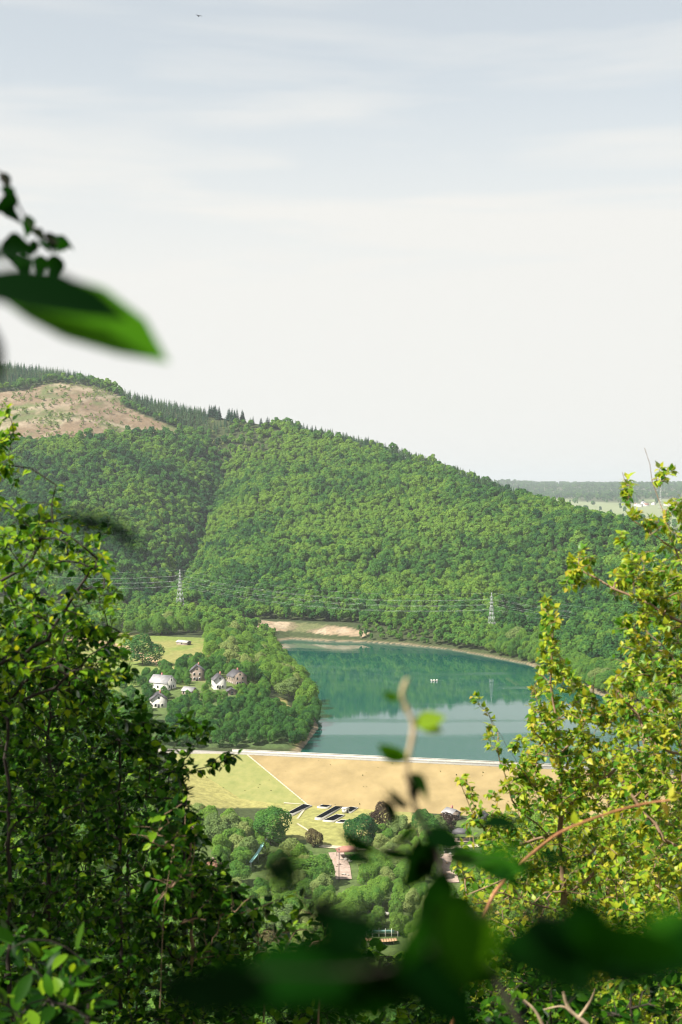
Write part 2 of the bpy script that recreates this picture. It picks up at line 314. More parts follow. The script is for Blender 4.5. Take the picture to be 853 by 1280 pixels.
def at(u, Y, dz=0.0):
    x = (u-426.5)/F*Y; return np.array([x, Y, terz(x, Y)+dz])
def hit(u, v, y0=380, y1=2600):
    ys = np.linspace(y0, y1, 1800); P = W(np.full(1800, float(u)), np.full(1800, float(v)), ys); zt = ter(P[:, 0], ys)
    i = np.argmax(P[:, 2] <= zt); return P[i]

def water():
    def f(nt, N, L):
        o = N.new('ShaderNodeOutputMaterial'); p = N.new('ShaderNodeBsdfPrincipled'); L.new(p.outputs[0], o.inputs[0])
        p.inputs['Base Color'].default_value = (.003, .066, .052, 1); p.inputs['IOR'].default_value = 1.33
        ge = N.new('ShaderNodeNewGeometry')
        mp = N.new('ShaderNodeMapping'); mp.inputs['Scale'].default_value = (.0035, .022, 1); L.new(ge.outputs['Position'], mp.inputs[0])
        nz = N.new('ShaderNodeTexNoise'); nz.inputs['Scale'].default_value = 1; nz.inputs['Detail'].default_value = 3; L.new(mp.outputs[0], nz.inputs['Vector'])
        sp_ = N.new('ShaderNodeSeparateXYZ'); L.new(ge.outputs['Position'], sp_.inputs[0])
        yr = N.new('ShaderNodeMapRange'); yr.inputs[1].default_value = 770; yr.inputs[2].default_value = 690; yr.inputs[3].default_value = 0; yr.inputs[4].default_value = .8; L.new(sp_.outputs[1], yr.inputs[0])
        ad = N.new('ShaderNodeMath'); ad.operation = 'ADD'; L.new(nz.outputs[0], ad.inputs[0]); L.new(yr.outputs[0], ad.inputs[1])
        st = N.new('ShaderNodeMapRange'); st.interpolation_type = 'SMOOTHSTEP'; st.inputs[1].default_value = .55; st.inputs[2].default_value = .85; st.inputs[3].default_value = .012; st.inputs[4].default_value = .6; L.new(ad.outputs[0], st.inputs[0])
        w = N.new('ShaderNodeTexNoise'); w.inputs['Scale'].default_value = .9; w.inputs['Detail'].default_value = 3
        mp2 = N.new('ShaderNodeMapping'); mp2.inputs['Scale'].default_value = (.6, 1.0, 1); L.new(ge.outputs['Position'], mp2.inputs[0]); L.new(mp2.outputs[0], w.inputs['Vector'])
        b = N.new('ShaderNodeBump'); b.inputs['Distance'].default_value = .25; L.new(st.outputs[0], b.inputs['Strength']); L.new(w.outputs[0], b.inputs['Height']); L.new(b.outputs[0], p.inputs['Normal'])
        rr = N.new('ShaderNodeMapRange'); rr.inputs[1].default_value = .02; rr.inputs[2].default_value = .6; rr.inputs[3].default_value = .025; rr.inputs[4].default_value = .12; L.new(st.outputs[0], rr.inputs[0]); L.new(rr.outputs[0], p.inputs['Roughness'])
    x0, x1, y0, y1 = LAKE[:, 0].min()-4, LAKE[:, 0].max()+20, LAKE[:, 1].min()-2, LAKE[:, 1].max()+6
    # sheet cut off along the dam crest line
    P = [tuple(p) for p in LAKE]; c = LAKE.mean(0); n = len(P)
    grow = []
    for p in LAKE:
        q = p+(p-c)/np.linalg.norm(p-c)*5; s = (q-D0)@dn
        if s < 2.5: q = q+dn*(2.5-s)
        grow.append(q)
    import mathutils
    tri = mathutils.geometry.tessellate_polygon([[Vector((q[0], q[1], 0)) for q in grow]])
    obj('lake_water', mesh('lake_water', [(q[0], q[1], 0) for q in grow], [t if (np.cross(grow[t[1]]-grow[t[0]], grow[t[2]]-grow[t[0]]) > 0) else t[::-1] for t in tri], mat('lake_water', f)), kind='structure')
water()

# ---------------------------------------------------------------- dam
def dam():
    t = empty('earth_dam', (D0[0], D0[1], 0), math.atan2(dv[1], dv[0]), label='long grassy earth dam holding back the green lake, dry and brown on its slope', cat='dam')
    # local x along the crest, y upstream; crest at z 3
    s2 = 2.5; toe = -14.0; x0 = -45; x1 = DL
    face = lambda x, q: (x, -3-q*s2*(3-toe)/1, 3-q*(3-toe))
    G_ = lambda u, v: None
    # the diagonal drain: from pixel (315,948) to (384,1005) on the face
    def onface(u, v):
        best = None
        for q in np.linspace(0, 1, 400):
            z = 3-q*(3-toe); p = G(u, v, z); l = (p[:2]-D0); lx, ly = l@dv, l@dn
            if ly >= -3-q*s2*(3-toe): return (lx, q)
        return (lx, 1)
    a, b = onface(315, 948), onface(385, 1006)
    qs = np.linspace(0, 1, 40); xd = a[0]+(qs-a[1])*(b[0]-a[0])/(b[1]-a[1])
    def sheet(nm, xl, xr, mt, n, lab=None):
        V = []; 
        for i, q in enumerate(qs):
            for j in range(n):
                x = xl[i]+(xr[i]-xl[i])*j/(n-1); p = face(x, q); dz = float(fbm(np.array(x/9.), np.array(q*6.), 3))*.5*min(1, 6*q)
                e = 0
                if x < 0: e = (-x/45)**1.5*3*(1-q)
                V.append((p[0], p[1], p[2]+dz-e))
        idx = np.arange(len(qs)*n).reshape(len(qs), n); Q = np.stack([idx[:-1, :-1], idx[1:, :-1], idx[1:, 1:], idx[:-1, 1:]], -1).reshape(-1, 4)
        obj(nm, mesh(nm, V, Q, mt, True), t, label=lab)
    sheet('grass_slope', np.full(40, float(x0)), xd, simple('yellow_green_grass', (.255,.245,.09), (.17,.19,.06), .22, .95, .1, spec=.1), 50, 'yellowish green mown grass slope')
    sheet('dry_slope', xd, np.full(40, float(x1)), simple('dry_brown_grass', (.33,.25,.12), (.225,.17,.08), .09, .95, .1, spec=.1, detail=10), 120, 'dry brownish pink slope')
    m = MB()
    for i in range(39):
        p, q = Vector(face(xd[i], qs[i])), Vector(face(xd[i+1], qs[i+1])); m.box((p+q)/2+Vector((0, 0, .12)), (.5, (q-p).length, .3)) if 0 else m.tube(p+Vector((0,0,.05)), q+Vector((0,0,.05)), .38, n=5)
    part('drain_channel', m, M_PATH, t)
    n = 25
    m = MB(); m.add([(x0, -3, 3), (x1, -3, 3), (x1, 3, 3), (x0, 3, 3), (x0, 3, 2), (x1, 3, 2), (x1, -3, 2), (x0, -3, 2)], [(0,1,2,3),(3,2,5,4),(0,7,6,1),(0,3,4,7),(1,6,5,2)]); part('crest_road', m, M_CONC2, t)
    m = MB(); rr = random.Random(9)
    for i in range(80):
        q = rr.random(); x = rr.uniform(-20, x1); p = Vector(face(x, q)); s_ = rr.uniform(.1, .38)
        for j in range(4):
            a = rr.random()*6.28; d = Vector((math.cos(a), math.sin(a), 0))*s_; m.add([p-d*.5+Vector((0,0,-.1)), p+d*.5+Vector((0,0,-.1)), p+d*.9+Vector((0,0,s_*rr.uniform(.8,1.6))), p-d*.8+Vector((0,0,s_*rr.uniform(.8,1.6)))], [(0,1,2,3)])
    o = part('weed_tufts', m, simple('weed_tuft', (.16,.15,.05), (.08,.09,.03), .5, .95, spec=.0), t); o['kind'] = 'stuff'
    m = MB(); m.box(((x1+0)/2, 3.3, 2.9), (x1, .45, 2.4)); m.box(((x1+0)/2, 3.3, 4.15), (x1, .7, .14)); part('parapet_wall', m, M_CONC, t, label='pale concrete parapet along the crest')
    m = MB(); m.add([(x0, 3, 2.2), (x1, 3, 2.2), (x1, 18, -6), (x0, 18, -6)], [(0,1,2,3)]); part('rock_facing', m, M_CONC2, t)
    m = MB(); m.box((x1/2, -3.2, 3.35), (x1, .06, .08)); m.box((x1/2, -3.2, 3.8), (x1, .06, .08))
    for i in range(0, int(x1), 4): m.box((i+.5, -3.2, 3.4), (.1, .1, 1.1))
    o = part('railing', m, M_STEEL, t); o['kind'] = 'stuff'
dam()

# ---------------------------------------------------------------- settling basins on the lawn
def basin(corners, lab):
    """corners: four pixel corners of the dark opening, laid on the lawn"""
    P = [hit(u, v, 540, 660) for u, v in corners]; z = max(p[2] for p in P)+.12; c = np.mean(P, 0)
    t = empty('settling_basin', (c[0], c[1], z-.3), label=lab, cat='basin', group='sunken basins on the lawn below the dam')
    Q = np.array([(p[0]-c[0], p[1]-c[1]) for p in P]); n = 4; w = .4
    ctr = Q.mean(0); out = np.array([q+(q-ctr)/np.linalg.norm(q-ctr)*w for q in Q])
    V = [(*q, .1) for q in Q]+[(*q, .5) for q in Q]+[(*q, .5) for q in out]+[(*q, -1.5) for q in out]
    Fc = []
    for i in range(4):
        j = (i+1) % 4; Fc += [(i, j, 4+j, 4+i), (4+i, 4+j, 8+j, 8+i), (8+i, 8+j, 12+j, 12+i)]
    obj('concrete_rim', mesh('concrete_rim', V, Fc, M_CONC), t)
    m = MB(); m.add([(*q, .40) for q in Q], [(0,1,2,3)]); part('water', m, M_BASIN, t)  # matt black sheet under the rim: water and the pit's shade in one colour
def zz(pts): return [(340+a/6.093, 980+b/6.093) for a, b in pts]
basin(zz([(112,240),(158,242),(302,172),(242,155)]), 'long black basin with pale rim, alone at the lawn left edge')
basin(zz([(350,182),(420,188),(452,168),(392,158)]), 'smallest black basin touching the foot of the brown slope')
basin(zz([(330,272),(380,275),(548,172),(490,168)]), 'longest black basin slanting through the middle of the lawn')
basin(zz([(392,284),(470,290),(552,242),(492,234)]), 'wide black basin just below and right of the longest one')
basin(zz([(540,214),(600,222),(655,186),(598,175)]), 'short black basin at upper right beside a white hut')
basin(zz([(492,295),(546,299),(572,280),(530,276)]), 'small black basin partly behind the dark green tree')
def hut(u, v):
    p = hit(u, v, 540, 660); t = empty('pump_hut', tuple(p), .5, label='tiny white hut between the black basins on the lawn', cat='hut')
    m = MB(); m.box((0,0,.9), (2.4,2,1.8)); part('wall', m, M_WHITE, t)
    m = MB(); m.add([(-1.5,-1.3,1.75),(1.5,-1.3,1.75),(1.5,1.3,1.75),(-1.5,1.3,1.75),(-1.5,0,2.5),(1.5,0,2.5)], [(0,1,5,4),(2,3,4,5),(0,4,3),(1,2,5),(0,3,2,1)]); part('roof', m, M_WHITE, t)
    m = MB(); m.box((.4,-1.03,.8), (.8,.06,1.5)); part('door', m, M_SLATE, t)
hut(432, 1016)
def ribbon(name, pts, w, mt, lab, cat, lift=.25, y0=400, y1=660):
    P = [hit(u, v, y0, y1) for u, v in pts]; V = []; Fc = []
    D = []
    for a, b in zip(P[:-1], P[1:]):
        k_ = max(2, int(np.linalg.norm(b-a)/4)); D += [a+(b-a)*i/k_ for i in range(k_)]
    D.append(P[-1]); D = np.array(D)
    for i, p in enumerate(D):
        d = D[min(i+1, len(D)-1)]-D[max(i-1, 0)]; n_ = np.array([-d[1], d[0]])/(np.hypot(d[0], d[1])+1e-6)*w/2
        for s in (-1, 1):
            q = (p[0]+n_[0]*s, p[1]+n_[1]*s); V.append((*q, terz(*q)+lift))
    n_ = len(D); Fc = [(2*i, 2*i+1, 2*i+3, 2*i+2) for i in range(n_-1)]
    return obj(name, mesh(name, V, Fc, mt), kind='structure')
ribbon('footpath', [(384,1008),(372,1024)], .9, M_PATH, '', '')
ribbon('footpath', [(372,1030),(386,1039)], .9, M_PATH, '', '')
ribbon('footpath', [(355,1004),(394,1006),(450,1009)], 1.2, M_PATH, '', '')
ribbon('valley_road', [(400,1058),(440,1061),(500,1062),(560,1060),(640,1056)], 3.5, M_PATH, '', '')
ribbon('paved_yard', [(420,1066),(428,1084),(430,1100)], 6, M_PINKPAVE, '', '', .3)
ribbon('paved_yard', [(556,1068),(562,1090),(566,1104)], 5, M_PINKPAVE, '', '', .3)

# ---------------------------------------------------------------- houses
def house(name, p, rz, w, d, eave, pitch, wall, roof, lab, cat='house', chim=True, nwin=(2, 2), group=None, side=3, over=.4):
    """gable end faces local -Y; w across the gable, d deep, ridge along Y"""
    t = empty(name, tuple(p), rz, label=lab, cat=cat, group=group); hw = w/2; rh = hw*pitch
    m = MB(); V = [(-hw,0,-2),(hw,0,-2),(hw,0,eave),(0,0,eave+rh),(-hw,0,eave)]; V += [(x, d, z) for x, _, z in V]
    m.add(V, [(0,1,2,3,4),(9,8,7,6,5),(0,4,9,5),(1,6,7,2),(2,7,8,3),(4,3,8,9)]); part('wall', m, wall, t)
    r = MB(); th = .22; o = over
    for s in (-1, 1):
        a = (s*(hw+o), eave-o*pitch); b = (0, eave+rh+.02)
        V = [(a[0], -o, a[1]+.03), (b[0], -o, b[1]+.03), (b[0], d+o, b[1]+.03), (a[0], d+o, a[1]+.03)]
        V += [(x, y, z+th) for x, y, z in V]; r.add(V, [(0,1,2,3),(4,5,6,7),(0,1,5,4),(1,2,6,5),(2,3,7,6),(3,0,4,7)])
    ro = part('roof', r, roof, t)
    if chim: m = MB(); m.box((w*.12, d*.6, eave+rh+.3), (.8,.6,1.8)); part('chimney', m, M_BRICK if roof is not M_RTILE else M_STONE, ro)
    def win(x, y, z, ww, wh, ax):
        f = MB(); g = MB()
        if ax == 'f': f.box((x, -.03, z), (ww+.24, .12, wh+.24)); g.box((x, -.09, z), (ww, .06, wh))
        else: s = 1 if x > 0 else -1; f.box((x+.03*s, y, z), (.12, ww+.24, wh+.24)); g.box((x+.09*s, y, z), (.06, ww, wh))
        o_ = part('window', f, M_WHITE, t); part('pane', g, M_GLASS, o_)
    fl = max(1, int(eave/2.6))
    for q in range(fl):
        for i in range(nwin[0]): win((i+.5)/nwin[0]*w*.8-w*.4, 0, 1.5+q*2.7, .9, 1.3, 'f')
        for sd in (-hw, hw):
            for i in range(side): win(sd, (i+.5)/side*d, 1.5+q*2.7, .9, 1.3, 's')
    if rh > 2: win(0, 0, eave+rh*.35, .8, 1.0, 'f')
    m = MB(); m.box((-w*.02, -.05, 1.0), (1.0,.14,2.1)); dr = part('door', m, M_SLATE, t)
    m = MB(); m.box((-w*.02+.35, -.15, 1.0), (.06,.08,.2)); part('handle', m, M_STEEL, dr)
    return t
CLEARS = []                                                                                             # (u0,v0,u1,v1,Y): sight lines kept open
def hh(name, u, Y, *a, clear=None, **k):
    p = at(u, Y); house(name, p, *a, **k)
    if clear: CLEARS.append((*clear, Y))
hh('house', 275, 800, math.radians(14), 7.2, 8.5, 5.0, .85, M_WHITE, M_SLATE, 'white house with gable end and dark slate roof among the trees', clear=(267,842,292,858))
hh('house', 300, 822, math.radians(30), 8.6, 9, 5.4, .72, M_STONE, M_SLATE, 'brown stone house behind and right of the white house', clear=(296,838,312,850))
hh('garage', 290, 790, math.radians(14), 5.2, 5, 2.3, .5, M_STONE, M_SLATE, 'low dark garage beside the white gabled house', cat='garage', chim=False, nwin=(1,1), side=1, clear=(284,860,295,866))
hh('barn', 214, 800, math.radians(62), 9.5, 12, 3.8, .75, M_WHITE, M_PALEROOF, 'large building with a broad pale grey roof, left of the white house', cat='building', clear=(213,858,226,864))
hh('outbuilding', 243, 790, math.radians(60), 5, 7, 2.6, .7, M_STONE, M_PALEROOF, 'small outbuilding with pale roof between the broad roof and the white house', cat='building', chim=False)
hh('house', 246, 832, math.radians(5), 8, 8.5, 6, .8, M_STONE, M_SLATE, 'tall brown house with steep roof behind the pale roofs', clear=(242,838,256,848))
hh('house', 198, 768, math.radians(10), 9, 9, 4.5, .7, M_WHITE, M_SLATE, 'low white house just below the broad pale roof', clear=(194,878,202,884))
hh('house', 92, 760, math.radians(-24), 9, 11, 5.2, .8, M_BRICK, M_SLATE, 'pinkish red gabled house glimpsed through the dark shrub', clear=(70,876,112,905))
hh('house', 76, 720, math.radians(-50), 9, 14, 3.5, .6, M_WHITE, M_PALEROOF, 'long building with pale grey roof in front of the pink house', clear=(60,900,112,935))
hh('house', 238, 566, .4, 6.5, 7, 3, .7, M_STONE, M_RTILE, 'small house with orange red roof left of the willow below the dam', chim=True, clear=(230,1022,246,1036))
hh('house', 256, 528, -.5, 6, 7, 3, .7, M_WHITE, M_RTILE, 'small house with red roof below left of the turquoise slide', clear=(248,1062,264,1076))
hh('shed', 236, 1015, math.radians(60), 5.5, 9, 2.0, .35, M_STONE, M_WHITE, 'small shed with white roof at the top edge of the meadow', cat='shed', chim=False, nwin=(1,1), side=1, clear=(226,798,248,812))
hh('house', 571, 602, math.radians(35), 5.5, 6, 2.6, .6, M_STONE, M_PALEROOF, 'small house with pale roof at the foot of the dam, behind birch twigs', clear=(560,1008,582,1024))
hh('house', 594, 596, math.radians(-40), 5.5, 7, 2.6, .6, M_STONE, M_SLATE, 'grey roofed house right of the small pale roofed one, below the dam', clear=(584,1008,606,1024))
def pavilion(u, Y, rz, w, d, h, rm, lab, cat='pavilion'):
    p = at(u, Y); t = empty('pavilion', tuple(p), rz, label=lab, cat=cat)
    m = MB(); m.add([(-w/2,-d/2,h),(w/2,-d/2,h),(w/2,d/2,h),(-w/2,d/2,h),(-w*.2,0,h+1.8),(w*.2,0,h+1.8)], [(0,1,5,4),(2,3,4,5),(1,2,5),(3,0,4),(0,3,2,1)]); part('roof', m, rm, t)
    for a in (-1, 1):
        for b in (-1, 1): m = MB(); m.tube((a*w*.42, b*d*.42, -1), (a*w*.42, b*d*.42, h), .14); part('post', m, M_STONE, t)
    m = MB(); m.box((0,0,.1), (w*.9,d*.9,.3)); part('floor_slab', m, M_PINKPAVE, t)
pavilion(434, 552, .2, 8.5, 6, 3.0, M_RTILE, 'open pavilion with red tiled roof at the head of the paved yard')
pavilion(578, 572, -.1, 8, 6, 3.2, M_SLATE, 'dark open shelter by the road below the dam')
CLEARS += [(420,1062,440,1098,535), (566,1038,590,1060,560), (551,1066,566,1098,530), (358,1002,446,1030,590), (454,1152,502,1176,460), (314,1050,332,1078,540), (396,1052,440,1062,565), (364,1030,376,1042,580)]
def lamp_post(u, v, h):
    p = hit(u, v, 480, 660); t = empty('yard_lamp', tuple(p), 0, label='dark lamp post standing in the pinkish paved yard', cat='lamp post')
    m = MB(); m.tube((0,0,0), (0,0,h), .16, .1); part('pole', m, M_SLATE, t)
    m = MB(); m.tube((0,0,h), (0,0,h+.5), .18, .3); m.tube((0,0,h+.5), (0,0,h+.7), .34, .05); part('lamp_head', m, M_SLATE, t)
lamp_post(424, 1103, 12)
def yard_bits():
    import bmesh
    r = random.Random(4); od = ['leftmost', 'second from the left', 'third from the left', 'fourth from the left', 'middle one', 'fourth from the right', 'third from the right', 'second from the right', 'rightmost']
    for (u0, v0, u1, v1) in ((417,1068,442,1102), (550,1066,568,1100)):
        where = 'the yard with the red roofed pavilion' if u0 < 500 else 'the yard right of the blurred shoot'
        for i in range(9):
            p = hit(u0+(u1-u0)*(i+.5)/9, r.uniform(v0, v1), 480, 660); s = r.uniform(.7, 1.7)
            V = rng.normal(size=(14, 3)); V /= np.linalg.norm(V, axis=1)[:, None]; V *= np.array([s, s*.8, s*.7])*.6
            b = bmesh.new(); [b.verts.new(tuple(x)) for x in V]; bmesh.ops.convex_hull(b, input=b.verts)
            me = bpy.data.meshes.new('boulder'); b.to_mesh(me); b.free(); me.materials.append(r.choice([M_PINKPAVE, M_CONC, M_CONC, M_TAN]))
            obj('boulder', me, None, (p[0], p[1], p[2]+.5), label='pale boulder edging '+where+', '+od[i]+' of nine', cat='boulder', group='boulders edging '+where)
yard_bits()
def slide():
    A = hit(331, 1068, 500, 640); B = hit(313, 1090, 500, 640)
    t = empty('water_slide', tuple(B), 0, label='turquoise slide chute sloping down between the trees', cat='slide')
    a = Vector(W(332, 1049, A[1]))-Vector(B); b = Vector(W(314, 1078, B[1]))-Vector(B); m = MB(); pts = [a.lerp(b, i/8)+Vector((0, 0, -.9*math.sin(PI*i/8))) for i in range(9)]
    side = Vector((1, .3, 0))*.55
    for p, q in zip(pts[:-1], pts[1:]):
        m.add([p-side, q-side, q+side, p+side, p-side*1.1+Vector((0,0,.5)), q-side*1.1+Vector((0,0,.5)), q+side*1.1+Vector((0,0,.5)), p+side*1.1+Vector((0,0,.5))], [(0,1,2,3),(0,4,5,1),(3,2,6,7)])
    part('chute', m, M_TEAL, t)
    for i in (0, 4, 8):
        m = MB(); p = pts[i]; gz = terz(B[0]+p.x, B[1]+p.y)-B[2]; m.tube((p.x, p.y, gz-.5), p, .12); part('support', m, M_STEEL, t)
    m = MB(); m.box(pts[0]+Vector((-1.4, 0, -.1)), (3.2, 2, .25)); part('platform', m, M_RTILE, t)
slide()
def deck():
    p = hit(478, 1172, 400, 560); t = empty('bridge_deck', tuple(p), 0, label='short footbridge with turquoise rail in the low clearing', cat='footbridge')
    w = 44*p[1]/F
    m = MB(); m.box((0, 1.5, 1.3), (w*.9, 1.8, .35)); part('deck', m, M_CONC, t)
    m = MB(); m.box((-w*.08, .4, 2.0), (w*.86, .18, .9)); part('rail_panel', m, M_TEAL, t)
    for i in range(6): m = MB(); m.box((-w*.45+i*w*.18, .3, 1.2), (.2,.2,3.6)); part('post', m, M_WHITE, t)
    t2 = empty('timber_stage', (p[0]-.5, p[1]-4.5, p[2]), .05, label='low tan boarded stage in front of the turquoise footbridge', cat='stage')
    n_ = 12
    for i in range(n_):
        x = -w*.45+w*.9*(i+.5)/n_; m = MB(); m.box((x, -1.2*math.sin(i/n_*3), .9), (w*.9/n_-.08, 3.0, .16)); part('plank', m, M_TAN, t2)
    for x in (-w*.35, 0, w*.35): m = MB(); m.box((x, -.6, 0), (.3,2.2,1.6)); part('support', m, M_STONE, t2)
    p = hit(470, 1145, 400, 560); q = empty('stone_ledge', tuple(p), -.3, label='pale curved stone ledge above the turquoise footbridge', cat='ledge')
    m = MB()
    for i in range(7): m.box((-3.5+i*1.3, math.sin(i*.5)*1.2, .5+.1*i), (1.5,1.3,.8), rz=.2*i)
    part('stone_course', m, M_CONC, q)
deck()
def raft():
    p = G(543, 851.5, 0); t = empty('floating_raft', (p[0], p[1], 0), .1, label='tiny white raft floating alone in the middle of the lake', cat='raft')
    m = MB(); m.box((0,0,.35), (4.8,2.0,.18)); part('deck', m, M_CONC, t)
    for x in (-1.8, 0, 1.8): m = MB(); m.tube((x,-1.1,.1), (x,1.1,.1), .35, n=8); part('float', m, M_WHITE, t)
    for x in (-1.9, 0, 1.9): m = MB(); m.box((x,0,.85), (.9,.9,.8)); part('box', m, M_WHITE, t)
raft()
def bird():
    p = W(249, 20, 160); t = empty('bird', tuple(p), .6, label='tiny dark bird flying high in the pale sky', cat='bird')
    V = []; Fc = []; n_ = 6; prof = [(-.22,.005),(-.12,.03),(0,.055),(.1,.05),(.17,.03),(.2,.028),(.24,.004)]
    for y, r in prof: V += [(r*math.cos(2*PI*i/n_), y, r*math.sin(2*PI*i/n_)) for i in range(n_)]
    Fc = [(a*n_+i, a*n_+(i+1) % n_, (a+1)*n_+(i+1) % n_, (a+1)*n_+i) for a in range(6) for i in range(n_)]
    obj('body', mesh('body', V, Fc, M_BLACK, True), t)
    for s in (-1, 1):
        V = [(s*.04,.08,.02),(s*.22,.12,.09),(s*.45,.0,.05),(s*.22,-.06,.08),(s*.04,-.08,.02)]; V += [(x, y, z-.012) for x, y, z in V]
        obj('wing', mesh('wing', V, [(0,1,2,3,4),(9,8,7,6,5),(0,5,6,1),(1,6,7,2),(2,7,8,3),(3,8,9,4)], M_BLACK), t)
bird()

# ---------------------------------------------------------------- pylons and lines
def pylon(p, rz, h, lab, s=1.0, thick=.13):
    t = empty('electricity_pylon', tuple(p), rz, label=lab, cat='pylon', group='pylons')
    def half(z): return (np.interp(z, [0, h*.45, h*.62, h], [3.2, 1.5, .95, .12]))*s
    lv = [-2]+[h*q for q in (.0, .15, .29, .42, .53, .62, .70, .78, .86, .93, 1.0)]
    for a, b in ((-1,-1),(1,-1),(1,1),(-1,1)):
        m = MB()
        for z0, z1 in zip(lv[:-1], lv[1:]): m.tube((a*half(z0), b*half(z0), z0), (a*half(z1), b*half(z1), z1), thick*1.3, n=4)
        part('leg', m, M_STEEL, t)
    m = MB()
    for z0, z1 in zip(lv[1:-1], lv[2:]):
        c0 = half(z0); c1 = half(z1)
        for (x0, y0), (x1, y1) in (((-1,-1),(1,-1)), ((1,-1),(1,1)), ((1,1),(-1,1)), ((-1,1),(-1,-1))):
            m.tube((x0*c0, y0*c0, z0), (x1*c1, y1*c1, z1), thick*.8, n=4); m.tube((x1*c0, y1*c0, z0), (x0*c1, y0*c1, z1), thick*.8, n=4)
    part('lattice_bracing', m, M_STEEL, t)
    tips = []
    for zz_, L_ in ((h*.62, 4.2), (h*.75, 5.4), (h*.88, 3.4)):
        for sd in (-1, 1):
            m = MB(); c = half(zz_)
            for b in (-1, 1): m.tube((sd*c, b*c, zz_), (sd*L_*s, 0, zz_+.3), thick, n=4); m.tube((sd*c, b*c, zz_+1.1), (sd*L_*s, 0, zz_+.3), thick*.8, n=4)
            part('cross_arm', m, M_STEEL, t)
            m = MB(); m.tube((sd*L_*s, 0, zz_+.2), (sd*L_*s, 0, zz_-1.2), .12, n=5); part('insulator', m, M_SLATE, t)
            c_, s_ = math.cos(rz), math.sin(rz); tips.append(Vector((p[0]+sd*L_*s*c_, p[1]+sd*L_*s*s_, p[2]+zz_-1.2)))
    tips.append(Vector((p[0], p[1], p[2]+h))); return tips
P1 = at(225, 1300); P2 = at(615, 1150); PD = P2-P1; prz = math.atan2(PD[1], PD[0])+PI/2
P0 = P1-PD*1.05; P0[2] = terz(P0[0], P0[1]); P3 = P2+PD*1.0; P3[2] = terz(P3[0], P3[1])
T1 = pylon(P1, prz, 36, 'pale lattice pylon standing before dark trees left of the lake'); T2 = pylon(P2, prz, 33, 'pale lattice pylon above the wooded far lake shore at right')
T0 = [t-Vector(PD)*1.0 for t in T1]; T3 = [t+Vector(PD)*1.0 for t in T2]
for A_, B_, ln, sag in ((T0, T1, 'left of the first pylon', 9), (T1, T2, 'between the two pylons', 9), (T2, T3, 'right of the second pylon', 9)):
    for i, (a, b) in enumerate(zip(A_, B_)):
        m = MB(); n_ = 16; pts = [a.lerp(b, j/n_)-Vector((0, 0, sag*4*(j/n_)*(1-j/n_))) for j in range(n_+1)]
        for p, q in zip(pts[:-1], pts[1:]): m.tube(p, q, .038 if i < 6 else .03, n=4)
        obj('overhead_cable', m.mesh('overhead_cable', M_WIRE), label=('power cable strung ' if i < 6 else 'topmost thin earth wire strung ')+ln, cat='power cable', group='power cables '+ln if i < 6 else None)
pf = at(826, 5200); pylon(pf, .7, 75, 'faint far pylon on the hazy plain behind the right birch', 1.8, .3)
for i, (u, Y) in enumerate([(796,5600),(803,5480),(811,5550),(818,5700),(836,5600),(842,5480),(848,5650),(806,5900)]):
    hh('far_house', u, Y, (i*.9) % 3, 14, 20, 6, .7, M_WHITE, (M_RTILE, M_PALEROOF)[i % 2], 'tiny house on the hazy plain '+('among the far village behind the birch twigs' if u > 750 else 'beyond the wooded ridge'), chim=False, side=1, nwin=(1,1), group='houses of the far village' if u > 750 else 'far houses beyond the ridge')

# ---------------------------------------------------------------- trees
def cards(C, Nn, s, asp=1.0, up=None, bend=0.0, rg=rng):
    """kite shaped leaf clumps: centres C, normals Nn, size s"""
    n = len(C); Nn = Nn/np.linalg.norm(Nn, axis=1)[:, None]
    r = rg.normal(size=(n, 3)) if up is None else up
    t = r-(r*Nn).sum(1)[:, None]*Nn; t /= np.linalg.norm(t, axis=1)[:, None]+1e-9; b = np.cross(Nn, t)
    s = np.broadcast_to(s, (n,))[:, None]; w = rg.uniform(.35, .6, (n, 1))*s/asp
    V = np.stack([C-t*s*.5, C+b*w-t*s*.05+Nn*bend*s, C+t*s*.5, C-b*w+t*s*.08+Nn*bend*s], 1).reshape(-1, 3)
    Q = np.arange(4*n).reshape(n, 4); return V, Q
def crown_mesh(name, mt, n, s, seed, rad=5.2, hc=9.5, zc=8.6, lobes=22, lr=(.26, .42), tv=.2):
    rg = np.random.default_rng(seed); E = np.array([rad, rad, hc/2])
    L = rg.normal(size=(lobes, 3)); L /= np.linalg.norm(L, axis=1)[:, None]; L[:, 2] = np.where(L[:, 2] < -.8, -L[:, 2]*.6, L[:, 2])
    L = L*rg.uniform(.45, .78, (lobes, 1)); R = rg.uniform(*lr, lobes); L = np.vstack([L, [[0, 0, .05]]]); R = np.append(R, .62)
    w = R**2; k_ = rg.choice(len(R), n*2, p=w/w.sum()); d = rg.normal(size=(n*2, 3)); d /= np.linalg.norm(d, axis=1)[:, None]
    d[:, 2] = np.where((d[:, 2] < -.2) & (rg.random(n*2) < .6), -d[:, 2], d[:, 2])
    P = L[k_]+d*R[k_][:, None]*rg.uniform(.82, 1.08, (n*2, 1))
    dist = np.linalg.norm(P[:, None]-L[None], axis=2)/R[None]; keep = (dist < .8).sum(1) == 0
    P, d, kk = P[keep][:n], d[keep][:n], k_[keep][:n]
    Nn = d*1.0+rg.normal(size=P.shape)*.38+np.array([0, 0, .35])
    V, Q = cards(P*E+np.array([0, 0, zc]), Nn, s*rg.uniform(.6, 1.35, len(P)), rg=rg, bend=-.12)
    tint = np.repeat(np.clip((.5+rg.normal(size=len(P))*tv)+(R[kk]-.34)*1.2+rg.normal(size=len(R))[kk]*.16, 0, 1), 4)
    return mesh(name, V, Q, mt, attrs={'tint': tint})
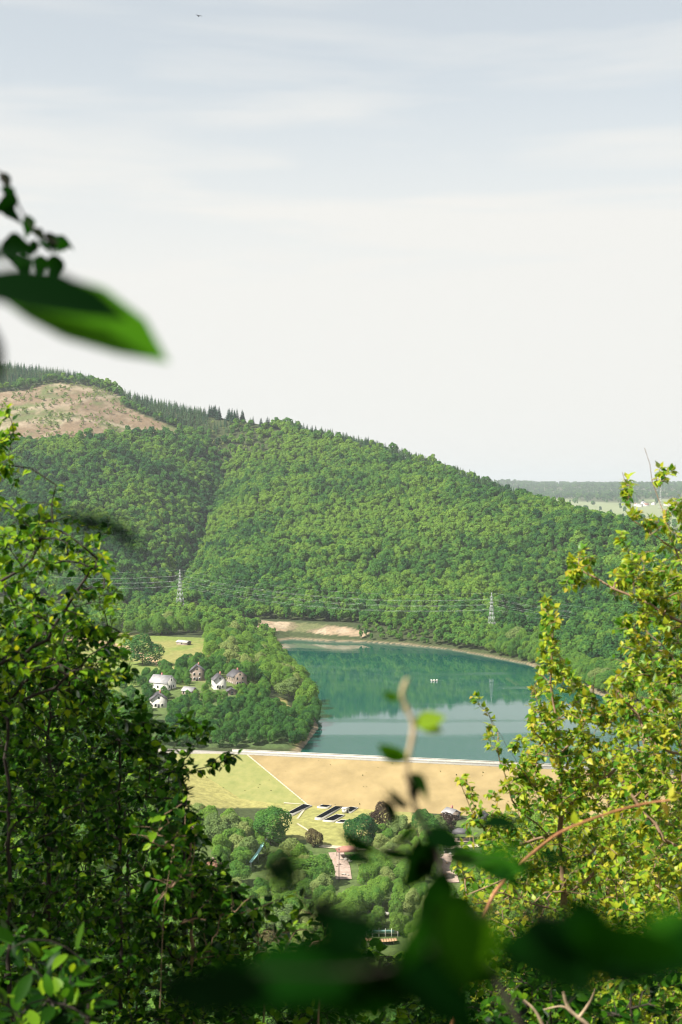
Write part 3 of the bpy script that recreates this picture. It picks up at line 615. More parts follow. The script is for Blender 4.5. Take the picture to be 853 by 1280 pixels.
def trunk_mesh(name, seed, h=8.5, r=.26, limbs=5, rad=4):
    rg = random.Random(seed); m = MB(); p = Vector((0, 0, -1)); pts = [p]
    for i in range(5): p = p+Vector((rg.uniform(-.25, .25), rg.uniform(-.25, .25), (h+1)/5)); pts.append(p)
    for i in range(5): m.tube(pts[i], pts[i+1], r*(1-.17*i), r*(1-.17*(i+1)), 6)
    for i in range(limbs):
        a = 2*PI*i/limbs+rg.random(); b = pts[2+i % 3]; e = b+Vector((math.cos(a)*rad*.6, math.sin(a)*rad*.6, rg.uniform(1.5, 3))); m.tube(b, e, r*.4, r*.1, 5)
    return m.mesh(name, M_BARK)
def spruce_mesh(name, mt, n, seed, h=17.0, rad=2.7, s=1.0):
    rg = np.random.default_rng(seed); q = rg.random(n)**.72; lay = np.floor(q*15)/15+rg.normal(size=n)*.008
    z = (1-lay)*h*.95+.6; rr = rad*(lay*.93+.05)*rg.uniform(.35, 1.05, n)*(1+.25*np.sin(rg.random()*6+np.floor(q*15)*2.4)); a = rg.random(n)*2*PI
    o = np.stack([np.cos(a), np.sin(a), 0*a], 1); C = o*rr[:, None]; C[:, 2] = z-rr*.42
    up = o+np.array([0, 0, -.45])+rg.normal(size=(n, 3))*.2; Nn = np.cross(up, np.cross(np.array([0, 0, 1.0]), up))*-1+rg.normal(size=(n, 3))*.35
    Nn = o*.5+np.array([0, 0, 1.0])+rg.normal(size=(n, 3))*.35
    V, Q = cards(C, Nn, s*(.5+.8*lay), 1.5, up, -.1, rg)
    return mesh(name, V, Q, mt, attrs={'tint': np.repeat(np.clip(rg.normal(size=n)*.2+.5, 0, 1), 4)})
MID = {k_: [crown_mesh('crown', m_, 5200, .50, 10+i, lobes=30, lr=(.17, .46), rad=rg_, hc=h_, zc=15-h_/2-.3) for i, (rg_, h_) in enumerate([(5.4,13.5),(4.8,14),(6.0,13),(5.2,14.2)][:c_])] for k_, m_, c_ in (('b', M_BROAD, 4), ('o', M_OLIVE, 3), ('p', M_BROWN, 2))}
TRK = [trunk_mesh('trunk', i) for i in range(4)]
SPM = [spruce_mesh('crown', M_SPRUCE, 900, 50+i, rad=2.4+.25*i, s=1.25) for i in range(4)]
STR = trunk_mesh('trunk', 77, 15, .2, 0)
FARB = [crown_mesh('far_crown', M_BROAD, 620, 1.25, 90+i, rad=r_, hc=h_, zc=15-h_/2-.3, lobes=12, tv=.08) for i, (r_, h_) in enumerate([(5.3,11),(4.6,12),(6,10.5),(5,12.5),(5.6,11.5)])]
FARS = [spruce_mesh('far_spruce', M_SPRUCE, 260, 120+i, s=1.5, rad=2.6+.3*i) for i in range(3)]
FARK = [crown_mesh('far_bush', M_OLIVE, 150, 1.7, 140+i, rad=5.5, hc=11, zc=6, lobes=8) for i in range(2)]

TREES = []      # kind, x, y, z, h(scale to 15 m), w scale, tone, label, cat, group
def add(kind, u, Y, h, w=None, tone=None, lab=None, grp=None, name=None, guard=True, dz=0, xy=None):
    x, y = ((u-426.5)/F*Y, Y) if xy is None else xy
    z = terz(x, y); w = w if w else h*.72; a, b = PX(np.array([x, y, z+h*.5])); r = w/2*F/y; hv = h/2*F/y
    if guard:
        for (u0, v0, u1, v1, Yc) in CLEARS:
            if y < Yc+12 and a+r > u0 and a-r < u1 and b+hv > v0 and b-hv < v1:
                if y > Yc-9 and abs(a-(u0+u1)/2) > (u1-u0)/2+r*.6: continue
                return False
    tone = float(np.clip(.45+fbm(np.array(x/60.), np.array(y/60.), 3)*1.2+rng.normal()*.13 if tone is None else tone, 0, 1))
    TREES.append(dict(k=kind, x=x, y=y, z=z-.4+dz, h=h, w=w, tone=tone, lab=lab, grp=grp, name=name, px=h*F/y, a=float(a), b=float(b), vis=bool((-40 < a < 893) and not (y < 590 and not inpoly(np.array([a]), np.array([b-hv*.6]), [(225,985),(640,1000),(640,1110),(505,1185),(300,1165),(215,1060)])[0])), man=not guard)); return True
def zone(poly, sp_, kinds, hr, lab, grp, n=4000, wr=.72, tone=None, seed=1):
    """poly in (u, Y): spread trees over the ground there"""
    rg = np.random.default_rng(seed); P = np.array([((u-426.5)/F*Y, Y) for u, Y in poly]); lo, hi = P.min(0), P.max(0); got = []
    for _ in range(n):
        x, y = rg.uniform(lo, hi)
        if not inpoly(np.array([x]), np.array([y]), P)[0]: continue
        if got and min((x-a)**2+(y-b)**2 for a, b in got) < sp_**2: continue
        if inpoly(np.array([x]), np.array([y]), LAKE)[0] : continue
        got.append((x, y)); h = rg.uniform(*hr); kd = kinds[rg.integers(len(kinds))]
        add(kd, None, None, h, h*wr*rg.uniform(.85, 1.2), None if tone is None else float(rg.normal()*.14+tone), lab, grp, xy=(x, y))
# single trees that stand out
T_ = lambda *a, **k: add(*a, guard=False, **k)
T_('b', 178, 905, 23, 25, .25, 'big round dark tree standing alone in the meadow, largest there')
T_('b', 152, 835, 11, 8.5, .0, 'small dark egg shaped tree in the open meadow near the twigs')
T_('b', 207, 878, 9, 10, .35, 'low bushy tree just right of the big round meadow tree')
T_('b', 202, 1075, 15, 13, .4, 'tree with bare lower trunk behind the big round meadow tree')
T_('b', 338, 570, 19, 17, .42, 'tall broad green tree at the foot of the yellow green dam slope')
T_('o', 291, 568, 15, 12, .5, 'pale olive willow left of the tall green tree below the dam')
T_('o', 268, 564, 16, 11, .3, 'grey green tree at the left end of the row below the dam')
T_('p', 394, 566, 9, 8, .6, 'brownish bushy tree in front of the black basins')
T_('b', 452, 566, 16, 14, .12, 'dark glossy tree right of the black basins')
T_('p', 477, 574, 18, 12, .15, 'purple leaved tree rising against the brown dam slope')
T_('o', 497, 570, 14, 10, .5, 'pale olive tree right of the purple leaved tree')
T_('b', 530, 574, 15, 12, .4, 'green tree between the blurred stem and the small roofs')
T_('p', 558, 586, 9, 10, .05, 'dark purple shrub beside the small pale roofs below the dam')
T_('o', 470, 534, 10, 17, .55, 'wide pale olive willow behind the paved yard')
T_('b', 372, 522, 14, 19, .75, 'large bright green spreading tree left of the paved yard')
T_('b', 402, 504, 9, 9, .8, 'bright green bush at the left edge of the paved yard')
T_('b', 450, 496, 11, 13, .85, 'bright yellow green round tree below right of the paved yard')
T_('b', 415, 474, 9, 12, .7, 'light green low tree under the bright round one')
T_('o', 352, 474, 13, 12, .25, 'dull olive tree with sparse crown, lower middle of the valley')
T_('p', 338, 454, 12, 11, .75, 'reddish brown leaved tree above the leafy shrub tips')
T_('o', 310, 549, 13, 9, .4, 'olive tree between willow and turquoise slide')
T_('s', 648, 1720, 17, 6, .1, 'dark spruce standing alone on the ridge before the far plain')
T_('s', 654, 1725, 14, 6, .1, 'smaller of the two dark spruces on the ridge before the far plain')
zone([(-60,425),(250,440),(330,425),(900,425),(900,575),(650,592),(500,575),(350,568),(200,595),(-60,600)], 6.6, 'bbbbo', (8, 13), 'green tree in the village woodland below the dam', 'trees of the village woodland below the dam', seed=2, tone=.78, n=14000)
zone([(118,1060),(345,1085),(345,1190),(240,1240),(118,1230)], 9.5, 'bbbo', (12, 17), 'tree in the belt closing the meadow below the left pylon', 'trees in the belt behind the meadow', tone=.72, seed=3)
zone([(262,905),(300,845),(330,850),(395,800),(402,860),(392,930),(378,1000),(362,1080),(310,1130),(262,1080)], 9, 'bbbo', (11, 16), 'leafy tree on the wooded point reaching into the lake', 'trees on the wooded point', tone=.74, seed=4)
zone([(200,690),(385,700),(385,745),(352,770),(300,772),(262,768),(215,762)], 5.6, 'b', (7, 10.5), 'dark green tree in the thicket between houses and dam', 'trees in the thicket between houses and dam', tone=.3, seed=5)
zone([(376,740),(394,760),(400,800),(380,810),(368,780)], 7, 'b', (8, 12), 'tree at the lake edge of the wooded point above the dam', 'trees at the tip of the wooded point', tone=.35, seed=6)
zone([(-60,700),(180,700),(185,760),(235,760),(120,790),(-60,790)], 9.5, 'b', (8, 12), 'tree near the pink house, seen through dark shrub', 'trees around the pink house', tone=.4, seed=7)
zone([(300,838),(335,845),(335,790),(312,800),(300,812)], 6, 'bo', (6, 9), 'garden tree right of the brown stone house', 'garden trees by the houses', tone=.5, seed=8)
zone([(222,840),(262,850),(262,880),(222,880)], 7, 'bp', (6, 9), 'garden tree behind the tall brown house', 'garden trees behind the brown house', tone=.4, seed=9)
zone([(-80,1010),(60,1000),(118,1060),(118,1230),(-80,1230)], 10, 'b', (12, 17), 'tree on the meadow edge at far left', 'trees on the left meadow edge', tone=.45, seed=10)
zone([(186,778),(262,778),(300,778),(330,790),(330,800),(300,792),(262,786),(186,790)], 4.2, 'b', (4, 6.5), 'x', 'garden trees in front of the houses', tone=.5, seed=31)
zone([(180,812),(205,818),(228,812),(262,812),(262,840),(222,860),(180,850)], 5, 'bbp', (5, 8), 'x', 'garden trees around the pale roofs', tone=.4, seed=32)
zone([(120,770),(190,775),(190,800),(120,830)], 8, 'b', (6, 10), 'x', 'trees on the lower meadow edge', tone=.4, seed=33)
zone([(200,822),(262,812),(262,862),(200,868)], 6, 'b', (5, 8), 'x', 'garden trees above the pale roofs', tone=.5, seed=36)
zone([(255,775),(330,775),(330,815),(312,800),(300,812),(285,806),(262,812),(255,800)], 4.5, 'bo', (4, 7), 'x', 'garden trees beside the white house', tone=.5, seed=35)
zone([(222,860),(300,835),(330,850),(330,900),(222,905)], 8, 'b', (8, 12), 'x', 'trees behind the houses', tone=.4, seed=34)
# belt along the far shore: follows the shoreline
def shore_belt():
    rg = np.random.default_rng(11); us = np.linspace(452, 900, 60)
    sv = np.interp(us, [343,365,410,455,500,560,600,660,690,720,780,853,960], [802,799,802,803,806,812,819,831,843,858,880,903,935])
    for i, (u, v) in enumerate(zip(us, sv)):
        for row in range(4):
            Y = H*F/(v-608)+7+row*11+rg.uniform(-3, 3); uu = u+rg.uniform(-4, 4)
            h = rg.uniform(5, 9)*(1 if row < 2 else 1.25) if u < 545 else rg.uniform(10, 14)+row*1.2
            add('bbo'[rg.integers(3)] if u > 545 else 'b', uu, Y, h, h*rg.uniform(.75, 1.0), float(np.clip(.6+rg.normal()*.15, 0, 1)), 'rounded tree in the belt along the far lake shore' if u > 545 else 'low bush on the earthen far shore of the lake', 'trees along the far lake shore' if u > 545 else 'bushes on the earthen far shore')
    for i in range(26):
        u = rg.uniform(288, 345); add('b', u, rg.uniform(1175, 1215), rg.uniform(4, 7), None, float(rg.uniform(.3, .7)), 'small bush in the hedge before the earth bank', 'bushes before the earth bank')
    for i in range(420):
        u = rg.uniform(60, 660); Yb = float(np.interp(u, UU, by)); add('o', u, Yb+rg.uniform(-12, 44), rg.uniform(5.5, 10.5), None, float(rg.uniform(.45, .95)), 'pale low tree in the strip under the power line', 'low trees under the power line') if not (318 < u < 452) else None
shore_belt()
# the wooded hillside
SPR = [(-300,400),(0,430),(100,440),(170,470),(262,500),(300,525),(282,548),(240,541),(225,534),(180,517),(152,502),(158,489),(110,479),(66,475),(22,486),(-60,489),(-60,575),(-300,600)]
FP = {'b': [], 's': [], 'k': [], 'v': []}
def hillside():
    rg = np.random.default_rng(21); sp_ = 6.9
    xs = np.arange(-1100, 900, sp_); ys = np.arange(840, 2560, sp_); X, Y = np.meshgrid(xs, ys); X = X+rg.uniform(-3, 3, X.shape); Y = Y+rg.uniform(-3, 3, X.shape)
    X = X.ravel(); Y = Y.ravel(); u = 426.5+F*X/Y; Yb = np.interp(u, UU, by); Yr = np.interp(u, UU, ry)
    m = (u > -230) & (u < 1080) & (Y > Yb+np.interp(u, [240, 300, 520, 590, 660, 760], [40, -4, -10, 20, 25, 5])) & (Y < Yr+70); X, Y, u, Yb, Yr = (a[m] for a in (X, Y, u, Yb, Yr))
    Z = ter(X, Y); _, v = PX(np.stack([X, Y, Z], -1)); m = ~(inpoly(X, Y, LAKE)) & (dseg(X, Y, LAKE, True) > 6); cc = inpoly(u, v, CLEAR) & (Y > 1500) & (Y < Yr-20)
    n1 = fbm(X/25, Y/25, 3)
    bush = cc & (rg.random(len(X)) < np.clip(.34+n1*2.2, .08, .95)); keep = m & (~cc | bush)
    spr = (inpoly(u, v, SPR) & ~cc) | ((u > 350) & (u < 645) & (Y > Yr-np.interp(u, [350, 450, 640], [12, 40, 45])) & (rg.random(len(X)) < .8)) | ((u > 30) & (u < 75) & (v > 560) & (v < 605) & (rg.random(len(X)) < .8))
    bush |= (~cc & (u > 262) & (u < 352) & (Y > Yr-120) & (Y < Yr-25) & (rg.random(len(X)) < .5)); gap = (u > 262) & (u < 352) & (Y > Yr-120) & (Y < Yr-25); keep &= ~gap | (rg.random(len(X)) < .62)
    cl = (u > 258) & (u < 340) & (Y >= Yr-25); keep &= ~cl
    cl2 = (u > 262) & (u < 345)
    for i in np.nonzero(keep)[0]:
        if bush[i]:
            FP['k'].append((X[i], Y[i], Z[i]-.3, rg.uniform(.18, .62), rg.uniform(.1, .9), rg.random()*6.28)); continue
        if spr[i] and Y[i] > Yr[i]-400:
            h = rg.uniform(10, 15.5); TREES.append(dict(k='s', x=X[i], y=Y[i], z=Z[i]-.5, h=h, w=h*.52, tone=float(np.clip(.72+n1[i]*1.5+rg.normal()*.2, 0, 1)), lab='spruce in the dark plantation around and above the cleared slope' if u[i] < 262 else 'small spruce on the wooded skyline', grp='spruces above the cleared slope' if u[i] < 262 else 'skyline spruces', name=None, px=h*F/Y[i], a=float(u[i]), b=float(v[i]), vis=-5 < u[i] < 858, man=False)); continue
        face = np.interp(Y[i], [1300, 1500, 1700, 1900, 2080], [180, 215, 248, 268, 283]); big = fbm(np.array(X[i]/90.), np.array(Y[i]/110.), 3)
        tn = .48+big*1.7+rg.normal()*.22-(.18 if u[i] < face else 0)+(.06 if 360 < u[i] < 760 else 0)-(.34 if -13 < u[i]-face < 5 else 0)  # shade put into crown tone: facet turned from the sun, ravine line
        h = rg.uniform(8.5, 16)*(1 if rg.random() < .88 else 1.35); FP['b'].append((X[i], Y[i], Z[i]-.8, h/15, float(np.clip(tn, 0, 1)), rg.random()*6.28))
    for i in range(44):                                                   # the clump that breaks the skyline
        u_ = rg.choice([rg.uniform(261, 276), rg.uniform(283, 310), rg.uniform(283, 310), rg.uniform(312, 352)]); Yc = float(np.interp(u_, UU, ry))+rg.uniform(-20, 15)
        h = rg.uniform(15, 20) if u_ < 312 else rg.uniform(10, 15); add('s', u_, Yc, h, h*.5, float(rg.uniform(.1, .4)), 'tall dark spruce in the clump that breaks the skyline', 'spruce clump on the skyline', guard=False)
        TREES[-1]['man'] = False
hillside()
def valley_fill():
    """woodland the near leaves mostly hide: one mass"""
    rg = np.random.default_rng(61)
    for y in np.arange(300, 700, 7.5):
        for x in np.arange(-420, 420, 7.5):
            a, b = x+rg.uniform(-2.5, 2.5), y+rg.uniform(-2.5, 2.5); u = 426.5+F*a/b
            if (b < 424 and -900 < u < 1500) or (600 < b and (-500 < u < 190 or 930 < u < 1500)) or (424 <= b < 600 and (-500 < u < -60 or 905 < u < 1500)):
                if b > 600 and dseg(np.array([a]), np.array([b]), LAKE, True)[0] < 6: continue
                FP['v'].append((a, b, terz(a, b)-.5, rg.uniform(.55, .95), float(np.clip(rg.normal()*.15+.55, 0, 1)), rg.random()*6.28))
valley_fill()
MARKS = [(178,800,'the big round meadow tree'), (236,806,'the white roofed meadow shed'), (275,857,'the white gabled house'), (214,868,'the broad pale roof'), (225,745,'the left pylon'), (615,750,'the right pylon'), (92,890,'the pink house'),
         (340,985,'the yellow green dam slope'), (380,1015,'the black basins'), (430,1085,'the pavilion yard'), (322,1062,'the turquoise slide'), (478,1163,'the turquoise rail'), (560,1085,'the yard right of the blurred shoot'), (585,1018,'the small roofs under the dam'),
         (398,895,'the curved lake shore'), (380,785,'the pink earth bank'), (543,808,'the lake corner with white raft'), (660,832,'the bend of the far shore'), (740,850,'the shore seen through birch leaves'), (100,515,'the cleared slope'), (285,510,'the tall skyline clump'), (30,560,'the lower left corner of the clearing'), (225,535,'the right tip of the clearing'),
         (460,545,'the middle of the skyline'), (560,576,'the skyline above the lake'), (640,604,'the meeting of ridge and plain'), (140,470,'the highest skyline in view')]
def describe(t):
    mx = min(MARKS, key=lambda m: (m[0]-t['a'])**2+(1.4*(m[1]-t['b']))**2); du, dv_ = t['a']-mx[0], t['b']-mx[1]
    rel = ('left of' if du < 0 else 'right of') if abs(du) > abs(dv_)*1.2 else ('above' if dv_ < 0 else 'below')
    if abs(du)+abs(dv_) < 9: rel = 'close by'
    far_ = 'just ' if abs(du)+abs(dv_) < 26 and rel != 'close by' else ''
    c = {'b': ('dark green', 'mid green', 'bright green'), 'o': ('grey green', 'pale olive', 'light olive'), 'p': ('purple brown', 'brown', 'reddish brown'), 's': ('blackish green', 'dark green', 'blue green')}[t['k']][0 if t['tone'] < .36 else (1 if t['tone'] < .62 else 2)]
    if t['k'] == 's': sz = 'tall' if t['h'] > 18 else ('small' if t['h'] < 13.5 else 'slim'); n_ = 'spruce'
    else: sz = 'tall' if t['h'] > 12.5 else ('low' if t['h'] < 7 else 'rounded'); n_ = 'bush' if t['h'] < 8 and not t['man'] else 'tree'
    return f"{sz} {c} {n_} {far_}{rel} {mx[2]}"
def name_all(sel):
    from collections import defaultdict
    D = defaultdict(list)
    for t in sel:
        if not t['man']: t['lab'] = describe(t); D[(t['lab'], 0)].append(t)
    for (lb, g), ts in D.items():
        for t in ts: t['grp'] = ts[0]['grp']
        if 1 < len(ts) < 10:
            ts.sort(key=lambda t: t['a'])
            od = {2: ['leftmost', 'rightmost'], 3: ['leftmost', 'middle', 'rightmost'], 4: ['leftmost', 'second', 'third', 'rightmost'], }.get(len(ts)) or ['leftmost']+['second', 'third', 'fourth', 'fifth', 'sixth', 'seventh', 'eighth'][:len(ts)-2]+['rightmost']
            for o_, t in zip(od, ts): t['lab'] = lb+', '+o_+' of '+['', '', 'two', 'three', 'four', 'five', 'six', 'seven', 'eight', 'nine'][len(ts)]
def place_trees():
    Bs = sorted([t for t in TREES if t['k'] != 's'], key=lambda t: (-t['man'], -t['px'] if t['vis'] else 0)); Ss = sorted([t for t in TREES if t['k'] == 's'], key=lambda t: (-t['man'], -(t['grp'] == 'spruce clump on the skyline'), -t['px'] if t['vis'] else 0))
    rest = []; name_all([t for t in Bs[:300] if t['vis']]+[t for t in Ss[:290] if t['vis']])
    for L_, cap in ((Bs, 300), (Ss, 290)):
        for i, t in enumerate(L_):
            if i >= cap or not t['vis'] and not t['man']: rest.append(t); continue
            sp_ = t['k'] == 's'; small = t['h'] < 8 and not t['man']
            nm = 'spruce_tree' if sp_ else ('bush' if small else 'broadleaf_tree')
            o = empty(nm, (t['x'], t['y'], t['z']), rng.random()*6.28, label=t['lab'], cat='bush' if small else ('spruce' if sp_ else 'tree'), group=t['grp'])
            me = SPM[rng.integers(4)] if sp_ else MID[t['k']][rng.integers(len(MID[t['k']]))]
            h0, w0 = (17., 5.4) if sp_ else (15., 10.6); sc = (t['w']/w0, t['w']/w0, t['h']/h0)
            c = obj('crown', me, o); c.scale = sc; c['tone'] = t['tone']
            k_ = obj('trunk', STR if sp_ else TRK[rng.integers(4)], o); k_.scale = (sc[2], sc[2], sc[2])
            if small or t['man'] and not sp_: c.location.z = -.09*t['h']
    for t in rest:
        if t['k'] == 's': FP['s'].append((t['x'], t['y'], t['z'], t['h']/17, t['tone'], rng.random()*6.28))
        else: FP['v' if t['y'] < 1100 else 'b'].append((t['x'], t['y'], t['z'], t['h']/15, t['tone'], rng.random()*6.28))
    print('trees', len(Bs), len(Ss), 'rest', len(rest), {a: len(b) for a, b in FP.items()})
place_trees()
def scatter(name, pts, meshes, **kw):
    """one mass too many to count: points carrying a tree each"""
    P = np.array(pts, float); c = bpy.data.collections.new(name+'_kinds')
    for i, m in enumerate(meshes): o = bpy.data.objects.new(m.name, m); c.objects.link(o)
    me = bpy.data.meshes.new(name); me.vertices.add(len(P)); me.vertices.foreach_set('co', P[:, :3].astype(np.float32).ravel())
    for an, a in (('size', P[:, 3]), ('tone', P[:, 4]), ('turn', P[:, 5])): me.attributes.new(an, 'FLOAT', 'POINT').data.foreach_set('value', a.astype(np.float32))
    me.attributes.new('pick', 'INT', 'POINT').data.foreach_set('value', rng.integers(0, len(meshes), len(P)).astype(np.int32))
    for mt in {m.materials[0] for m in meshes}: me.materials.append(mt)
    o = obj(name, me, None, **kw); g = bpy.data.node_groups.new(name, 'GeometryNodeTree'); N = g.nodes; L = g.links
    g.interface.new_socket('Geometry', in_out='INPUT', socket_type='NodeSocketGeometry'); g.interface.new_socket('Geometry', in_out='OUTPUT', socket_type='NodeSocketGeometry')
    gi = N.new('NodeGroupInput'); go = N.new('NodeGroupOutput'); mp = N.new('GeometryNodeMeshToPoints'); io = N.new('GeometryNodeInstanceOnPoints'); ci = N.new('GeometryNodeCollectionInfo')
    ci.inputs['Collection'].default_value = c; ci.inputs['Separate Children'].default_value = True; ci.inputs['Reset Children'].default_value = True
    def na(n_, ty='FLOAT'): a = N.new('GeometryNodeInputNamedAttribute'); a.data_type = ty; a.inputs[0].default_value = n_; return a.outputs[0]
    L.new(gi.outputs[0], mp.inputs[0]); L.new(mp.outputs[0], io.inputs['Points']); L.new(ci.outputs[0], io.inputs['Instance']); io.inputs['Pick Instance'].default_value = True
    L.new(na('pick', 'INT'), io.inputs['Instance Index']); L.new(na('size'), io.inputs['Scale'])
    cx = N.new('ShaderNodeCombineXYZ'); L.new(na('turn'), cx.inputs[2]); L.new(cx.outputs[0], io.inputs['Rotation']); L.new(io.outputs[0], go.inputs[0])
    md = o.modifiers.new('scatter', 'NODES'); md.node_group = g; return o
scatter('hillside_forest', FP['b'], FARB, kind='stuff', label='dense green broadleaf forest covering the hillside', cat='forest')
scatter('spruce_plantation', FP['s'], FARS, kind='stuff', label='dark spruce plantation on the upper slope and ridge', cat='forest')
scatter('valley_woodland', FP['v'], MID['b'], kind='stuff', label='green woodland filling the valley below the viewpoint', cat='woodland')
scatter('clearing_scrub', FP['k'], FARK, kind='stuff', label='scrub scattered over the brown cleared slope', cat='scrub')
def far_woods():
    rg = np.random.default_rng(5); n = 9000; Y = rg.uniform(3500, 11500, n); u = rg.uniform(560, 960, n); X = (u-426.5)/F*Y
    a = fbm(X/700, Y/1500, 4); k_ = (a < -.03) | (Y > 8300) | (rg.random(n) < .03); X, Y = X[k_], Y[k_]; Z = ter(X, Y)
    scatter('far_woods', np.stack([X, Y, Z-3, rg.uniform(1.0, 2.4, len(X)), rg.uniform(0, .5, len(X)), rg.random(len(X))*6], 1), FARB[:2], kind='stuff', label='far woods on the hazy plain and horizon hills', cat='woods')
far_woods()
# ---------------------------------------------------------------- plants close to the camera
def leaf_shape(kind, seed):
    """a folded, slightly curled blade with real outline; unit length along +y, petiole at the origin"""
    rg = random.Random(seed)
    if kind == 'birch': out = [(.0,.0),(.22,.10),(.37,.26),(.33,.45),(.20,.68),(.0,1.0)]
    elif kind == 'long': out = [(.0,.0),(.10,.10),(.19,.30),(.215,.52),(.15,.78),(.0,1.0)]
    elif kind == 'serrate': out = [(.0,.0),(.15,.06),(.20,.13),(.27,.20),(.25,.27),(.31,.37),(.27,.43),(.29,.55),(.22,.62),(.21,.73),(.12,.80),(.10,.9),(.0,1.0)]
    else: out = [(.0,.0),(.16,.07),(.30,.25),(.32,.48),(.22,.74),(.0,1.0)]
    V = []; fold = rg.uniform(.12, .35); curl = rg.uniform(-.25, .25)
    n = len(out)
    for i, (x, y) in enumerate(out):
        zc = -curl*(y-.3)**2
        V.append((0, y, zc))
    mid = list(range(n)); Lf = []; Rt = []
    for i, (x, y) in enumerate(out[1:-1]):
        zc = -curl*(y-.3)**2+fold*x; Rt.append(len(V)); V.append((x*rg.uniform(.92, 1.06), y, zc)); Lf.append(len(V)); V.append((-x*rg.uniform(.92, 1.06), y+.01, zc))
    Fc = []
    R_ = [mid[0]]+Rt+[mid[-1]]; L_ = [mid[0]]+Lf+[mid[-1]]
    for i in range(n-1):
        a, b = mid[i], mid[i+1]
        for side, fl in ((R_, 0), (L_, 1)):
            c, d = side[i], side[i+1]; f = [a, c, d, b]; f = [q for j, q in enumerate(f) if q not in f[:j]]
            if len(f) >= 3:
                f = f[::-1] if fl else f
                Fc += [f[:3]] if len(f) == 3 else [[f[0], f[1], f[2]], [f[0], f[2], f[3]]]
    V = np.array(V)
    return V*[1, 1, 1], np.array(Fc)
SHAPES = {k_: [leaf_shape(k_, i) for i in range(4)] for k_ in ('birch', 'long', 'serrate', 'ovate')}
LMESH = {}
def leaf_mesh(kind, mt, v, tint):
    key = (kind, mt.name, v, tint)
    if key not in LMESH:
        V, Fc = SHAPES[kind][v]; LMESH[key] = mesh('leaf', V, Fc, mt, False, {'tint': np.full(len(V), tint/5.), 'tone': np.full(len(V), .5)})
    return LMESH[key]
def frames(pos, dirv, nrm):
    d = dirv/np.linalg.norm(dirv, axis=1)[:, None]; x = np.cross(d, nrm); x /= np.linalg.norm(x, axis=1)[:, None]+1e-9; z = np.cross(x, d); return x, d, z
def tubes(name, segs, mt, parent, sides=5):
    """segs: (a, b, ra, rb) arrays joined into one tapering, branching body"""
    A = np.array([s[0] for s in segs]); B = np.array([s[1] for s in segs]); ra = np.array([s[2] for s in segs])[:, None, None]; rb = np.array([s[3] for s in segs])[:, None, None]
    d = B-A; d /= np.linalg.norm(d, axis=1)[:, None]+1e-9; ref = np.where(np.abs(d[:, 2:3]) > .9, [[1., 0, 0]], [[0, 0, 1.]]); x = np.cross(d, ref); x /= np.linalg.norm(x, axis=1)[:, None]; y = np.cross(d, x)
    t = np.arange(sides)*2*PI/sides; ring = np.cos(t)[None, :, None]*x[:, None]+np.sin(t)[None, :, None]*y[:, None]
    V = np.concatenate([A[:, None]+ring*ra, (B+d*.0)[:, None]+ring*rb], 1).reshape(-1, 3); n = len(A); b = np.arange(n)[:, None]*2*sides; i = np.arange(sides)[None]
    Q = np.stack([b+i, b+(i+1) % sides, b+sides+(i+1) % sides, b+sides+i], -1).reshape(-1, 4)
    return obj(name, mesh(name, V, Q, mt, True), parent)
def leaves_out(root, L, kind, mt, nparts, fol='foliage'):
    """L: pos, dir, normal, size, tint. The leaves that show largest become parts, the rest one mass"""
    pos, dr, nr, sz, ti = (np.array(a) for a in zip(*L)); x, y, z = frames(pos, dr, nr)
    u, v = PX(pos); vis = (u > -5) & (u < 858) & (v > -5) & (v < 1285); big = np.where(vis, sz/np.maximum(pos[:, 1], .2), 0)
    order = np.argsort(-big); own = order[:nparts]; rest = order[nparts:]; inv = np.array(root.location)
    for i in own:
        o = bpy.data.objects.new('leaf', leaf_mesh(kind, mt, int(i) % 4, int(np.clip(ti[i]*5, 0, 5)))); COL.objects.link(o); o.parent = root
        M = Matrix.Identity(4)
        for r in range(3): M[r][0] = x[i][r]*sz[i]; M[r][1] = y[i][r]*sz[i]; M[r][2] = z[i][r]*sz[i]; M[r][3] = pos[i][r]-inv[r]
        o.matrix_local = M
    if len(rest):
        VV = []; FF = []; TT = []; base = 0
        for s in range(4):
            q = rest[rest % 4 == s]
            if not len(q): continue
            V, Fc = SHAPES[kind][s]; P = (pos[q]-inv)[:, None]+sz[q][:, None, None]*(V[None, :, 0:1]*x[q][:, None]+V[None, :, 1:2]*y[q][:, None]+V[None, :, 2:3]*z[q][:, None])
            VV.append(P.reshape(-1, 3)); FF.append((Fc[None]+(base+np.arange(len(q))*len(V))[:, None, None]).reshape(-1, 3)); TT.append(np.repeat(ti[q], len(V))); base += len(q)*len(V)
        VV = np.vstack(VV); obj(fol, mesh(fol, VV, np.vstack(FF), mt, False, {'tint': np.concatenate(TT), 'tone': np.full(len(VV), .5)}), root, kind='stuff')
